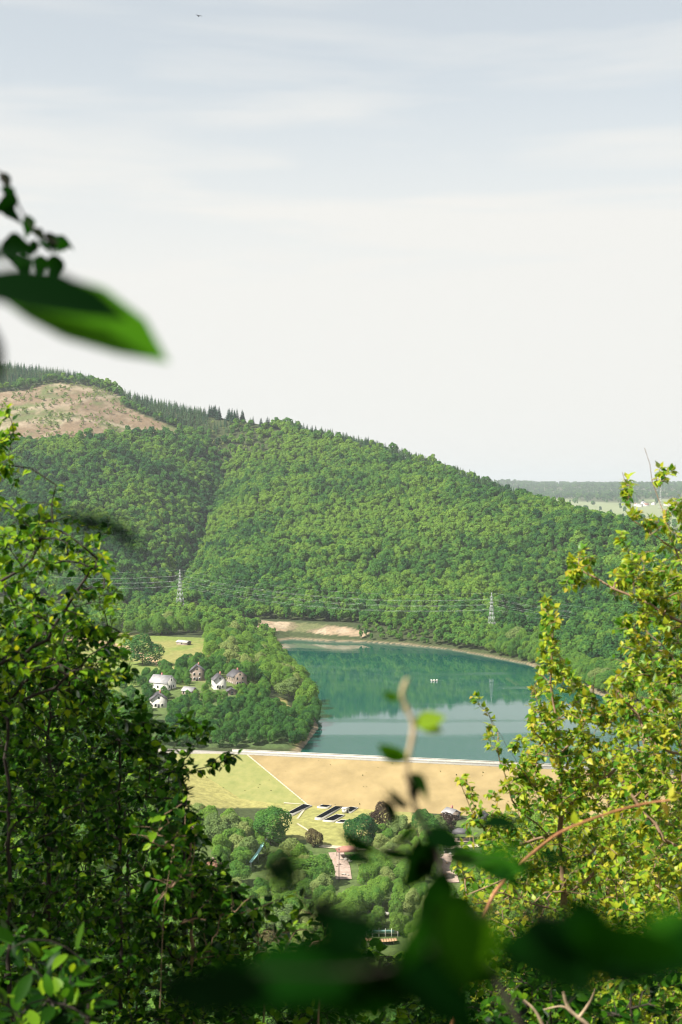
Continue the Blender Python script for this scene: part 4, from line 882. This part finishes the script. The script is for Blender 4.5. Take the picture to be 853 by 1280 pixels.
def plant(name, label, cat, stems, tips, kind, mt, bark, leaf=(.03, .045), per=7, nparts=300, r0=.0011, seed=1, droop=.3, seg=.07, stem_r=None, spread=1.0, group=None, twigleaf=.45, pink=None):
    """stems: world polylines; tips: world points the twigs grow to"""
    rg = np.random.default_rng(seed); root = empty(name, tuple(stems[0][0]), 0, label=label, cat=cat, group=group); inv = np.array(stems[0][0])
    nodes = []; par = []; cnt = []
    for st in stems:
        pts = np.array(st); out = [pts[0]]
        for a, b in zip(pts[:-1], pts[1:]):
            k_ = max(1, int(np.linalg.norm(b-a)/seg)); out += [a+(b-a)*(i+1)/k_+(rg.normal(size=3)*seg*.10 if i+1 < k_ else 0) for i in range(k_)]
        p = -1 if not nodes else int(np.argmin(np.linalg.norm(np.array(nodes)-out[0], axis=1)))
        for q in out: nodes.append(q); par.append(p); cnt.append(0); p = len(nodes)-1
    nst = len(nodes); N_ = np.zeros((nst+len(tips)*14+10, 3)); N_[:nst] = nodes; n = nst
    d0 = np.array([np.min(np.linalg.norm(N_[:nst]-t, axis=1)) for t in tips]); L = []; chains = []
    for t in np.array(tips)[np.argsort(d0)]:
        dd = N_[:n]-t; dist = np.linalg.norm(dd, axis=1)+np.maximum(0, dd[:, 2])*.5; j = int(np.argmin(dist)); a = N_[j].copy(); ln = np.linalg.norm(t-a)
        k_ = int(np.clip(ln/seg, 2, 12)); p = j; prev = a; sag = rg.normal(size=3)*ln*.07; ch = [a]
        for i in range(1, k_+1):
            s = i/k_; q = a+(t-a)*s+sag*math.sin(PI*s)+np.array([0, 0, ln*.10*math.sin(PI*s)])
            N_[n] = q; par.append(p); cnt.append(0); p = n; n += 1; ch.append(q)
            if n >= len(N_)-2: break
        cnt[p] = 1; chains.append(np.array(ch))
        if n >= len(N_)-20: break
    for i in range(n-1, 0, -1):
        if par[i] >= 0: cnt[par[i]] += cnt[i]
    rad = r0*np.maximum(1, np.array(cnt))**.42
    segs = [(N_[par[i]]-inv, N_[i]-inv, min(rad[par[i]], rad[i]*1.5), rad[i]) for i in range(n) if par[i] >= 0]
    st_ = [s for i, s in enumerate(segs) if s[3] > r0*3.2]; tw = [s for s in segs if s[3] <= r0*3.2]
    if st_: tubes('stem', st_, bark, root, 6)
    if tw: o = tubes('twigs', tw, bark, root, 4); o['kind'] = 'stuff'
    for ch in chains:
        m = max(2, int(per*rg.uniform(.7, 1.3))); L0 = np.linalg.norm(np.diff(ch, axis=0), axis=1).sum(); use = min(1.0, twigleaf/max(L0, .01))
        for i in range(m):
            s = 1-use*(i/m)*rg.uniform(.85, 1); f = s*(len(ch)-1); a = min(int(f), len(ch)-2); p = ch[a]+(ch[a+1]-ch[a])*(f-a); ax = ch[a+1]-ch[a]; ax /= np.linalg.norm(ax)+1e-9
            side = rg.normal(size=3); side -= (side@ax)*ax; side /= np.linalg.norm(side)+1e-9; dr = ax*.55+side*spread+np.array([0, 0, -droop])+rg.normal(size=3)*.15
            nr = np.array([0, 0, 1.0])+rg.normal(size=3)*.45+np.array(sdir)*.35
            L.append((p+dr/np.linalg.norm(dr)*leaf[0]*.25, dr, nr, rg.uniform(*leaf)*(.7 if s > .93 else 1), float(np.clip(rg.beta(2.2, 2.4)+(.18 if s > .93 else 0), 0, 1))))
    leaves_out(root, L, kind, mt, nparts); return root
def tips_in(poly, Yr, n, seed, dens=None):
    rg = np.random.default_rng(seed); P = np.array(poly, float); lo, hi = P.min(0), P.max(0); o = []
    while len(o) < n:
        u = rg.uniform(lo[0], hi[0], n); v = rg.uniform(lo[1], hi[1], n); k_ = inpoly(u, v, P)
        if dens is not None: k_ &= rg.random(n) < dens(u, v)
        Y = rg.uniform(Yr[0], Yr[1], n); o += list(W(u, v, Y)[k_])
    return np.array(o[:n])
def ground_to(u, Y, v_top, bend=0.0, top=None, nseg=5):
    """stem polyline rising from the ground at (u, Y)"""
    x = (u-426.5)/F*Y; z = terz(x, Y)-.1; t = W(*( (top[0], top[1]) if top else (u, v_top)), top[2] if top and len(top) > 2 else Y)
    return [np.array([x, Y, z])+(t-np.array([x, Y, z]))*s+np.array([bend*math.sin(PI*s), 0, 0]) for s in np.linspace(0, 1, nseg)]
def px(*P): return [W(float(a), float(b), c) for a, b, c in P]

def right_side():
    base = ground_to(712, 7.4, None, 0, (708, 1200, 7.4), 4)
    st = base+px((704,1100,7.4),(702,1020,7.4),(698,950,7.4),(692,880,7.4),(690,830,7.4),(687,768,7.4))
    br = [px((702,1020,7.4),(650,960,7.2),(605,880,7.0)), px((703,1060,7.4),(640,1000,7.2),(612,905,7.1)), px((702,1040,7.4),(620,1060,7.3),(588,1010,7.2),(574,975,7.1)),
          px((698,950,7.4),(740,890,7.6),(745,840,7.6)), px((699,960,7.4),(660,900,7.3),(672,850,7.3)), px((705,1120,7.4),(800,1050,7.6)), px((706,1140,7.4),(600,1110,7.1)),
          px((705,1010,7.4),(800,940,7.7),(780,880,7.7)), px((707,1180,7.4),(790,1170,7.4)), px((707,1190,7.4),(640,1200,7.1))]
    T = np.vstack([tips_in([(683,752),(690,752),(698,790),(704,830),(730,850),(760,860),(765,1000),(760,1110),(640,1110),(600,1060),(640,1000),(660,900),(672,830),(676,790)], (7.0, 8.1), 340, 1),
                   tips_in([(640,915),(700,855),(800,840),(800,1010),(615,1010)], (7.2, 8.3), 120, 7),
                   tips_in([(676,752),(696,752),(704,840),(672,850)], (7.3, 7.5), 26, 5),
                   tips_in([(590,868),(606,870),(650,930),(690,960),(700,1000),(640,1000),(600,910)], (6.9, 7.4), 20, 2),
                   tips_in([(570,965),(590,960),(625,1000),(640,1060),(590,1060),(566,1000)], (6.9, 7.4), 20, 3),
                   tips_in([(560,1040),(700,1050),(860,1040),(860,1290),(600,1290),(575,1130)], (6.6, 8.4), 300, 4)])
    plant('birch_sapling', 'sunlit birch sapling with pale stem rising against the lake at right', 'birch', [st]+br, T, 'birch', M_BIRCH, M_TWIG, (.026, .046), 13, 300, .0012, 1)
    # the taller birch at the right border
    st2 = [ground_to(960, 6.6, None, 0, (930, 1150, 6.6), 4)+px((905,1000,6.6),(880,860,6.7),(853,775,6.8),(790,735,6.9),(728,712,7.0)) if 0 else ground_to(985, 6.6, None, 0, (960, 1150, 6.6), 4)+px((925,960,6.6),(890,830,6.7),(850,700,6.8),(815,600,6.9),(806,560,6.9))]
    br2 = [px((905,890,6.7),(853,778,6.7),(790,745,6.8),(728,714,6.9)), px((870,760,6.7),(853,690,6.8),(790,650,6.9),(778,590,6.9)), px((930,980,6.6),(820,930,6.8),(770,860,6.9)), px((930,1000,6.6),(840,820,6.7),(800,780,6.8)),
           px((950,1100,6.6),(830,1050,6.8),(780,980,6.9)), px((955,1140,6.6),(830,1150,6.8))]
    T2 = np.vstack([tips_in([(815,555),(853,590),(860,660),(800,665),(770,610),(785,590),(820,640),(838,640)], (6.7, 7.1), 22, 11),
                    tips_in([(770,650),(860,640),(860,760),(765,740)], (6.5, 7.3), 44, 12),
                    tips_in([(765,700),(800,690),(860,720),(860,860),(775,870),(765,800)], (6.5, 7.6), 130, 13), tips_in([(700,690),(738,684),(752,730),(730,745),(705,735)], (6.8, 7.1), 20, 15),
                    tips_in([(760,850),(860,830),(860,1290),(745,1290),(760,1000)], (6.3, 7.8), 520, 14)])
    plant('birch_tree', 'taller birch entering from the right border, its fine top twigs against the sky', 'birch', st2+br2, T2, 'birch', M_BIRCH, M_TWIG, (.026, .046), 13, 300, .0012, 2)
    # dense low growth behind both
    s3 = [ground_to(760, 9.5, 1000), ground_to(660, 9.2, 1080), ground_to(850, 9.4, 900)]
    T3 = np.vstack([tips_in([(600,1090),(640,1060),(700,1000),(760,930),(870,860),(880,1300),(590,1300),(590,1150)], (8.3, 10.5), 1000, 21)])
    plant('birch_thicket', 'dense sunlit birch thicket filling the lower right behind the sapling', 'thicket', s3, T3, 'birch', M_BIRCH, M_TWIG, (.030, .048), 12, 300, .0013, 3, seg=.12)
    s4 = [ground_to(700, 5.0, None, 0, (690, 1230, 5.0)), ground_to(800, 5.0, None, 0, (790, 1230, 5.0))]
    T4 = tips_in([(560,1230),(700,1190),(870,1180),(880,1310),(560,1310)], (4.6, 5.6), 130, 24)
    plant('low_shrub', 'low green shrub at the bottom right with dead pale sticks in front', 'shrub', s4, T4, 'ovate', M_HAZEL, M_STEMB, (.03, .05), 9, 250, .0012, 4)
right_side()

M_HANG = leafmat('shaded_birch_leaf', [(.004,.025,.003), (.03,.12,.007), (.20,.38,.015), (.50,.58,.03)], .5, .2, False)  # copy of the birch leaf with shade put into its darker colours
def left_side():
    # slender birch like sprays at the far left
    s = [ground_to(-90, 5.6, None, 0, (-70, 1000, 5.6), 4)+px((-55,800,5.6),(-30,650,5.6),(-8,540,5.6),(4,505,5.6)), px((-50,760,5.6),(40,700,5.5),(70,620,5.5)), px((-60,860,5.6),(60,800,5.4),(120,700,5.3)), px((-60,900,5.6),(70,860,5.4),(150,790,5.3))]
    T = np.vstack([tips_in([(-10,500),(14,500),(24,560),(30,620),(60,640),(70,600),(80,660),(60,690),(-10,690),(-12,600)], (5.2, 6.0), 60, 31),
                   tips_in([(-20,670),(110,640),(135,660),(145,720),(165,760),(160,820),(150,900),(-20,900)], (4.9, 6.2), 190, 32)])
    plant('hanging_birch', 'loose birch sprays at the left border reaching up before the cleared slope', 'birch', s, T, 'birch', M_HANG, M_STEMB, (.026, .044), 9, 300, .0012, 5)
    # the big dark shrub
    s = [ground_to(60, 6.4, 820), ground_to(150, 6.2, 930), ground_to(-60, 6.4, 780), ground_to(230, 6.0, 1010), ground_to(10, 5.6, 900)]
    T = np.vstack([tips_in([(-30,760),(60,740),(150,800),(170,850),(200,905),(225,950),(245,1010),(290,1100),(320,1180),(330,1320),(-30,1320)], (5.4, 7.2), 1500, 33),
                   tips_in([(150,905),(262,880),(268,905),(240,935),(250,960),(300,930),(302,940),(262,975),(225,1000),(170,960)], (5.7, 6.1), 40, 34)])
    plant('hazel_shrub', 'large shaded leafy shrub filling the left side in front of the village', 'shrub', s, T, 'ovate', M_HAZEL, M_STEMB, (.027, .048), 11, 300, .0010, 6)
    # second, deeper layer closes the view to the slope
    s = [ground_to(40, 9.2, 900), ground_to(160, 9.0, 1000), ground_to(-60, 9.0, 850), ground_to(260, 8.8, 1120)]
    T = tips_in([(-60,800),(60,800),(130,860),(180,930),(215,1000),(270,1100),(300,1200),(320,1320),(-60,1320)], (8.2, 10.2), 900, 35)
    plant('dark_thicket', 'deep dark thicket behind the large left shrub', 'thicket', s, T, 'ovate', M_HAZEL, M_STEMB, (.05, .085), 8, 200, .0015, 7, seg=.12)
    # light catching sprays low in the middle
    s = [ground_to(330, 6.0, 1190), ground_to(400, 5.8, 1210), ground_to(240, 5.6, 1100)]
    T = np.vstack([tips_in([(235,1110),(290,1090),(330,1130),(390,1110),(420,1150),(440,1200),(330,1215),(240,1200)], (5.2, 6.2), 85, 36), tips_in([(160,1030),(235,1000),(262,1080),(230,1160),(180,1140)], (5.0, 5.6), 50, 37)])
    plant('lit_hazel_sprays', 'yellow green leafy sprays catching the sun at lower middle', 'shrub', s, T, 'serrate', M_HAZEL, M_TWIG, (.035, .06), 6, 300, .0012, 8, droop=.1)
    s = [ground_to(400, 6.8, 1230), ground_to(560, 6.8, 1240), ground_to(300, 6.4, 1220), ground_to(640, 6.4, 1240)]
    T = tips_in([(290,1210),(360,1190),(430,1180),(520,1185),(600,1175),(680,1180),(720,1220),(720,1320),(290,1320)], (5.8, 8.0), 480, 38)
    plant('undergrowth_shrub', 'dark low shrub along the bottom middle of the view', 'shrub', s, T, 'ovate', M_HAZEL, M_STEMB, (.035, .06), 9, 300, .0013, 9)
    s = [ground_to(60, 3.4, None, 0, (70, 1300, 3.4)), ground_to(120, 3.3, None, 0, (120, 1300, 3.3))]
    T = np.vstack([tips_in([(0,1150),(90,1180),(140,1240),(140,1300),(-10,1300)], (3.0, 3.6), 26, 39), tips_in([(50,1245),(135,1262),(135,1290),(50,1290)], (3.0, 3.3), 8, 40)])
    plant('bramble_tips', 'pointed leafy tips at the bottom left corner', 'bramble', s, T, 'long', M_HAZEL, M_STEMB, (.045, .075), 6, 120, .0014, 10, droop=0)
left_side()

def cane(name, pts, r, mt, lab, cat, leaves=(), kind='ovate', lm=None, twig='cane', group=None, side=(), top=None):
    """one shoot: tapering stem with knuckles, plus hand placed leaves (u, v, Y, angle, length, tint, facing)"""
    P = px(*pts); root = empty(name, tuple(P[0]), 0, label=lab, cat=cat, group=group); inv = P[0]
    def smooth(P, k_=6):
        P = np.array(P); out = []
        for i in range(len(P)-1):
            p0, p1, p2, p3 = P[max(i-1, 0)], P[i], P[i+1], P[min(i+2, len(P)-1)]
            for j in range(k_): t = j/k_; out.append(.5*((2*p1)+(-p0+p2)*t+(2*p0-5*p1+4*p2-p3)*t*t+(-p0+3*p1-3*p2+p3)*t**3))
        return np.array(out+[P[-1]])
    def body(P, r0_, r1_, nm):
        S_ = smooth(P); n = len(S_); rr = np.linspace(r0_, r1_, n)*(1+.10*np.sin(np.arange(n)*1.7)); tubes(nm, [(S_[i]-inv, S_[i+1]-inv, rr[i], rr[i+1]) for i in range(n-1)], mt, root, 8)
    body(P, r, r*.55, twig)
    if top: S_ = smooth(px(*top[0])); n = len(S_); rr = np.linspace(top[1], top[1]*.7, n)*(1+.12*np.sin(np.arange(n)*1.3)); tubes('shoot_tip', [(S_[i]-inv, S_[i+1]-inv, rr[i], rr[i+1]) for i in range(n-1)], top[2], root, 8)
    for s_ in side: body(px(*s_[0]), s_[1], s_[1]*.4, twig)
    L = []
    for (u, v, Y, ang, ln, ti, fac) in leaves:
        p = W(float(u), float(v), Y); a = math.radians(ang); d = np.array([math.cos(a), .25*math.sin(ang), math.sin(a)])
        nr = np.array([-math.sin(a)*.5, -fac, math.cos(a)*.5+.15]); L.append((p, d, nr, ln, ti))
    if L: leaves_out(root, L, kind, lm or M_NEAR, 400)
    return root
def near():
    cane('bramble_cane', [(560,1300,3.0),(606,1142,3.0),(640,1092,3.05),(690,1047,3.1),(745,1022,3.15),(800,1006,3.2),(838,1000,3.2)], .0045, M_CANE, 'arching orange brown bramble cane crossing the birch leaves', 'bramble cane',
         [(835,1000,3.2,20,.03,.95,.6),(828,1004,3.2,-60,.032,1,.7),(800,1008,3.2,-110,.03,.9,.5),(838,996,3.2,70,.025,.9,.5),(770,1012,3.2,-80,.03,.8,.6),(720,1030,3.1,100,.03,.6,.6)], lm=M_BIRCH)
    cane('dead_branch', [(770,1330,4.2),(738,1285,4.2),(712,1262,4.2),(704,1240,4.2)], .008, M_DEAD, 'pale forked dead branch at the bottom right', 'branch', twig='stick', side=[([(724,1272,4.2),(738,1252,4.2),(745,1236,4.2)], .005), ([(712,1262,4.2),(700,1258,4.2),(680,1262,4.2)], .004)])
    cane('dead_branch', [(690,1310,4.4),(672,1268,4.4),(655,1250,4.4)], .006, M_DEAD, 'short pale stick left of the forked dead branch', 'branch', twig='stick')
    cane('dry_stalk', [(200,1260,5.0),(203,1180,5.0),(206,1130,5.0),(212,1088,5.0)], .0014, M_TWIG, 'thin brown stalk upright in the dark left shrub', 'stalk', twig='stick')
    # out of focus leaves within a metre of the lens
    cane('overhanging_branch', [(-260,300,.62),(-140,330,.60),(-60,345,.57),(-10,352,.56)], .0022, M_STEMB, 'big blurred green leaf hanging in from the top left', 'branch',
         [(-10,356,.56,-21.5,.077,.72,.75), (-62,350,.54,-9,.070,.0,.5), (-95,340,.58,10,.05,.0,.3), (-70,330,.57,-75,.04,.0,.2)], 'long', M_NEAR, 'twig')
    lv = []
    rg = random.Random(3)
    for (u, v, a) in [(5,232,-60),(18,240,-110),(2,262,-30),(20,248,-150),(34,268,-80),(20,290,-100),(40,285,-60),(45,300,-120),(62,290,-75),(52,318,-95),(28,318,-100),(70,318,-100),(66,296,-20),(10,296,-90),(40,308,-170),(84,300,-140),(8,318,-60),(30,330,-95),(48,302,-30),(2,215,-80),(72,325,-110)]:
        lv.append((u, v, 1.35+rg.uniform(-.06, .06), a+rg.uniform(-15, 15), rg.uniform(.017, .026), rg.uniform(0, .35), rg.uniform(.2, .8)))
    cane('leafy_twig', [(-90,150,1.4),(-20,195,1.37),(12,235,1.35),(36,278,1.35),(62,300,1.35),(78,303,1.35)], .0012, M_STEMB, 'dark blurred twig with many small leaves above the big blurred leaf', 'twig', lv, 'birch', M_NEAR, 'twig')
    cane('leafy_twig', [(-120,420,.55),(-60,405,.55),(-30,400,.55)], .002, M_STEMB, 'dark blurred leaf cut by the left border under the big leaf', 'twig', [(-28,388,.55,-72,.030,.0,.3)], 'long', M_NEAR, 'twig')
    cane('leafy_twig', [(-220,700,.46),(-80,672,.45),(20,648,.46),(95,640,.46)], .0007, M_STEMB, 'dark smeared leaf low over the left forest', 'twig', [(95,640,.46,-28,.026,.1,.25),(60,640,.46,-20,.02,.05,.2)], 'long', M_NEAR, 'twig')
    # the shoot in the middle of the picture
    cane('leafy_shoot', [(720,1420,.95),(640,1260,.96),(575,1150,.98),(548,1070,1.0),(520,1010,1.0),(512,985,1.0)], .0030, M_STEMB, 'blurred upright shoot with yellow and dark leaves in front of the dam and lake', 'shoot',
         [(500,874,1.0,155,.014,.75,.6),(518,906,1.0,15,.024,.98,.7),(524,908,1.0,-10,.018,.9,.7),(508,950,1.0,150,.024,.62,.7),(506,944,1.0,165,.016,.6,.4),(506,965,1.0,-60,.024,.0,.3),(514,968,1.0,-55,.026,.45,.3),
          (520,1030,1.0,-140,.022,.1,.3),(512,1010,1.0,140,.020,.05,.3),(524,1050,1.0,-100,.03,.0,.5),(520,1060,1.0,-60,.028,.1,.4),(515,1070,1.0,170,.026,.05,.3),(540,1050,1.0,-120,.04,.0,.6),(556,1090,.98,-110,.045,.0,.6),(560,1120,.97,-60,.04,.02,.6),(530,1040,1.0,-20,.03,.05,.6),(478,1000,1.0,-60,.022,.1,.3),
          (470,1065,1.0,150,.030,.0,.3),(430,1075,1.0,0,.022,.05,.3),(560,1075,1.0,-5,.042,.45,.2),(590,1080,1.0,-20,.04,.25,.2),(600,1030,1.0,5,.03,.1,.2),(620,1100,1.0,20,.03,.4,.2)], 'ovate', M_NEAR, 'stem',
         top=([(512,986,1.0),(509,955,1.0),(517,908,1.0),(503,872,1.0),(509,848,1.0)], .0021, M_PINK), side=[([(520,1060,1.0),(480,1062,1.0),(450,1070,1.0)], .0009), ([(520,1080,1.0),(580,1075,1.0),(640,1078,1.0)], .0009), ([(512,1010,1.0),(490,1000,1.0),(478,985,1.0)], .0008)])
    rg = random.Random(8); lv = []
    for (u, v, a, l, t) in [(345,1060,-70,.024,.0),(325,1075,-40,.022,.0),(385,1128,-35,.028,.05),(405,1150,-15,.03,.05),(530,1125,-80,.034,.1),(545,1105,-95,.042,.3),(590,1130,-100,.050,.66),(560,1120,-70,.042,.55),(650,1150,-40,.034,.1),(715,1120,-70,.042,.0),(745,1125,-105,.036,.0),
                            (800,1158,0,.042,.45),(850,1150,-150,.036,.5),(430,1190,190,.045,.0),(340,1195,-10,.04,.12),(262,1205,-30,.042,.25),(235,1240,0,.036,.0),(395,1215,-10,.042,.0),(500,1215,-25,.042,.0),(560,1235,175,.042,.0),(640,1215,170,.036,.0),(205,1225,-10,.032,.05),(665,1072,0,.020,.1),(600,1072,-5,.024,.4),(515,1160,-90,.036,.0),(760,1185,-15,.03,.1),(700,1195,-170,.03,.0),(690,1150,-30,.055,.3),(780,1165,-160,.055,.25),(830,1175,-20,.05,.35),(620,1185,-15,.055,.3),(360,1200,-15,.055,.15),(520,1205,-160,.06,.2),(860,1200,170,.05,.2),(300,1225,-5,.05,.2),(730,1200,-10,.05,.15)]:
        lv.append((u, v, .37+rg.uniform(-.04, .06), a+rg.uniform(-10, 10), l*.60, t, rg.uniform(.3, .9)))
    cane('leafy_spray', [(1000,1300,.40),(853,1190,.39),(740,1150,.38),(620,1135,.37),(500,1145,.37),(400,1125,.36),(335,1060,.36)], .0009, M_STEMB, 'dark heavily blurred leaves forming a band across the bottom', 'branch', lv, 'ovate', M_NEAR, 'twig',
         side=[([(620,1135,.37),(480,1210,.37),(300,1215,.36),(180,1230,.36)], .0008)])
near()
def shade_tree(u, Y0, c, rad, n, lab, seed):
    """the tree whose shade falls on the left shrub; it stands beside the viewpoint"""
    c = np.array(c, float); rg = np.random.default_rng(seed); b = np.array([c[0]-.6, c[1]-.4, terz(c[0], c[1])-.3]); D = rg.normal(size=(n, 3)); D /= np.linalg.norm(D, axis=1)[:, None]
    T = c+D*np.array(rad)*rg.uniform(.35, 1, (n, 1))**.5; st = [b+(c-b)*s+np.array([.15*math.sin(5*s), 0, 0]) for s in np.linspace(0, 1, 6)]
    br = [[st[3]+(c-st[3])*.3*j, c+np.array(rad)*.6*(np.array([math.cos(j*1.3), math.sin(j*1.3), .4*math.sin(j*2.1)]))] for j in range(5)]
    plant('beech_tree', lab, 'tree', [st]+br, T, 'ovate', M_HAZEL, M_BARK, (.10, .15), 16, 0, .004, seed, seg=.3, twigleaf=.9)
shade_tree(0, 0, (-5.0, 4.1, 131.0), (2.0, 4.4, 2.1), 820, 'beech tree beside the viewpoint at the left', 41)
def added_shade_spray():  # out-of-view spray, added to cast shade on the blurred leaf band
    b = np.array([-.95, .1, terz(-.95, .1)-.1]); c = np.array([-.42, .30, 130.22]); rg = np.random.default_rng(5)
    T = c+rg.normal(size=(60, 3))*np.array([.07, .16, .07])
    plant('added_shade_shrub', 'unseen shrub added left of the lens to shade the blurred leaf band', 'shrub', [[b, b+(c-b)*.5+np.array([-.1, 0, .1]), c]], T, 'ovate', M_NEAR, M_STEMB, (.05, .07), 7, 0, .0012, 43, seg=.06)
added_shade_spray()

# ---------------------------------------------------------------- air
def haze():
    m = MB(); m.box((0, 14500, 110), (42000, 33000, 560))
    def f(nt, N, L):
        o = N.new('ShaderNodeOutputMaterial'); p = N.new('ShaderNodeVolumePrincipled'); p.inputs['Color'].default_value = (.88, .95, 1, 1); p.inputs['Density'].default_value = 5.4e-5; p.inputs['Anisotropy'].default_value = .2; L.new(p.outputs[0], o.inputs['Volume'])
    obj('haze', m.mesh('haze', mat('haze_air', f)), kind='stuff')
haze()
print('objects', len(bpy.data.objects))
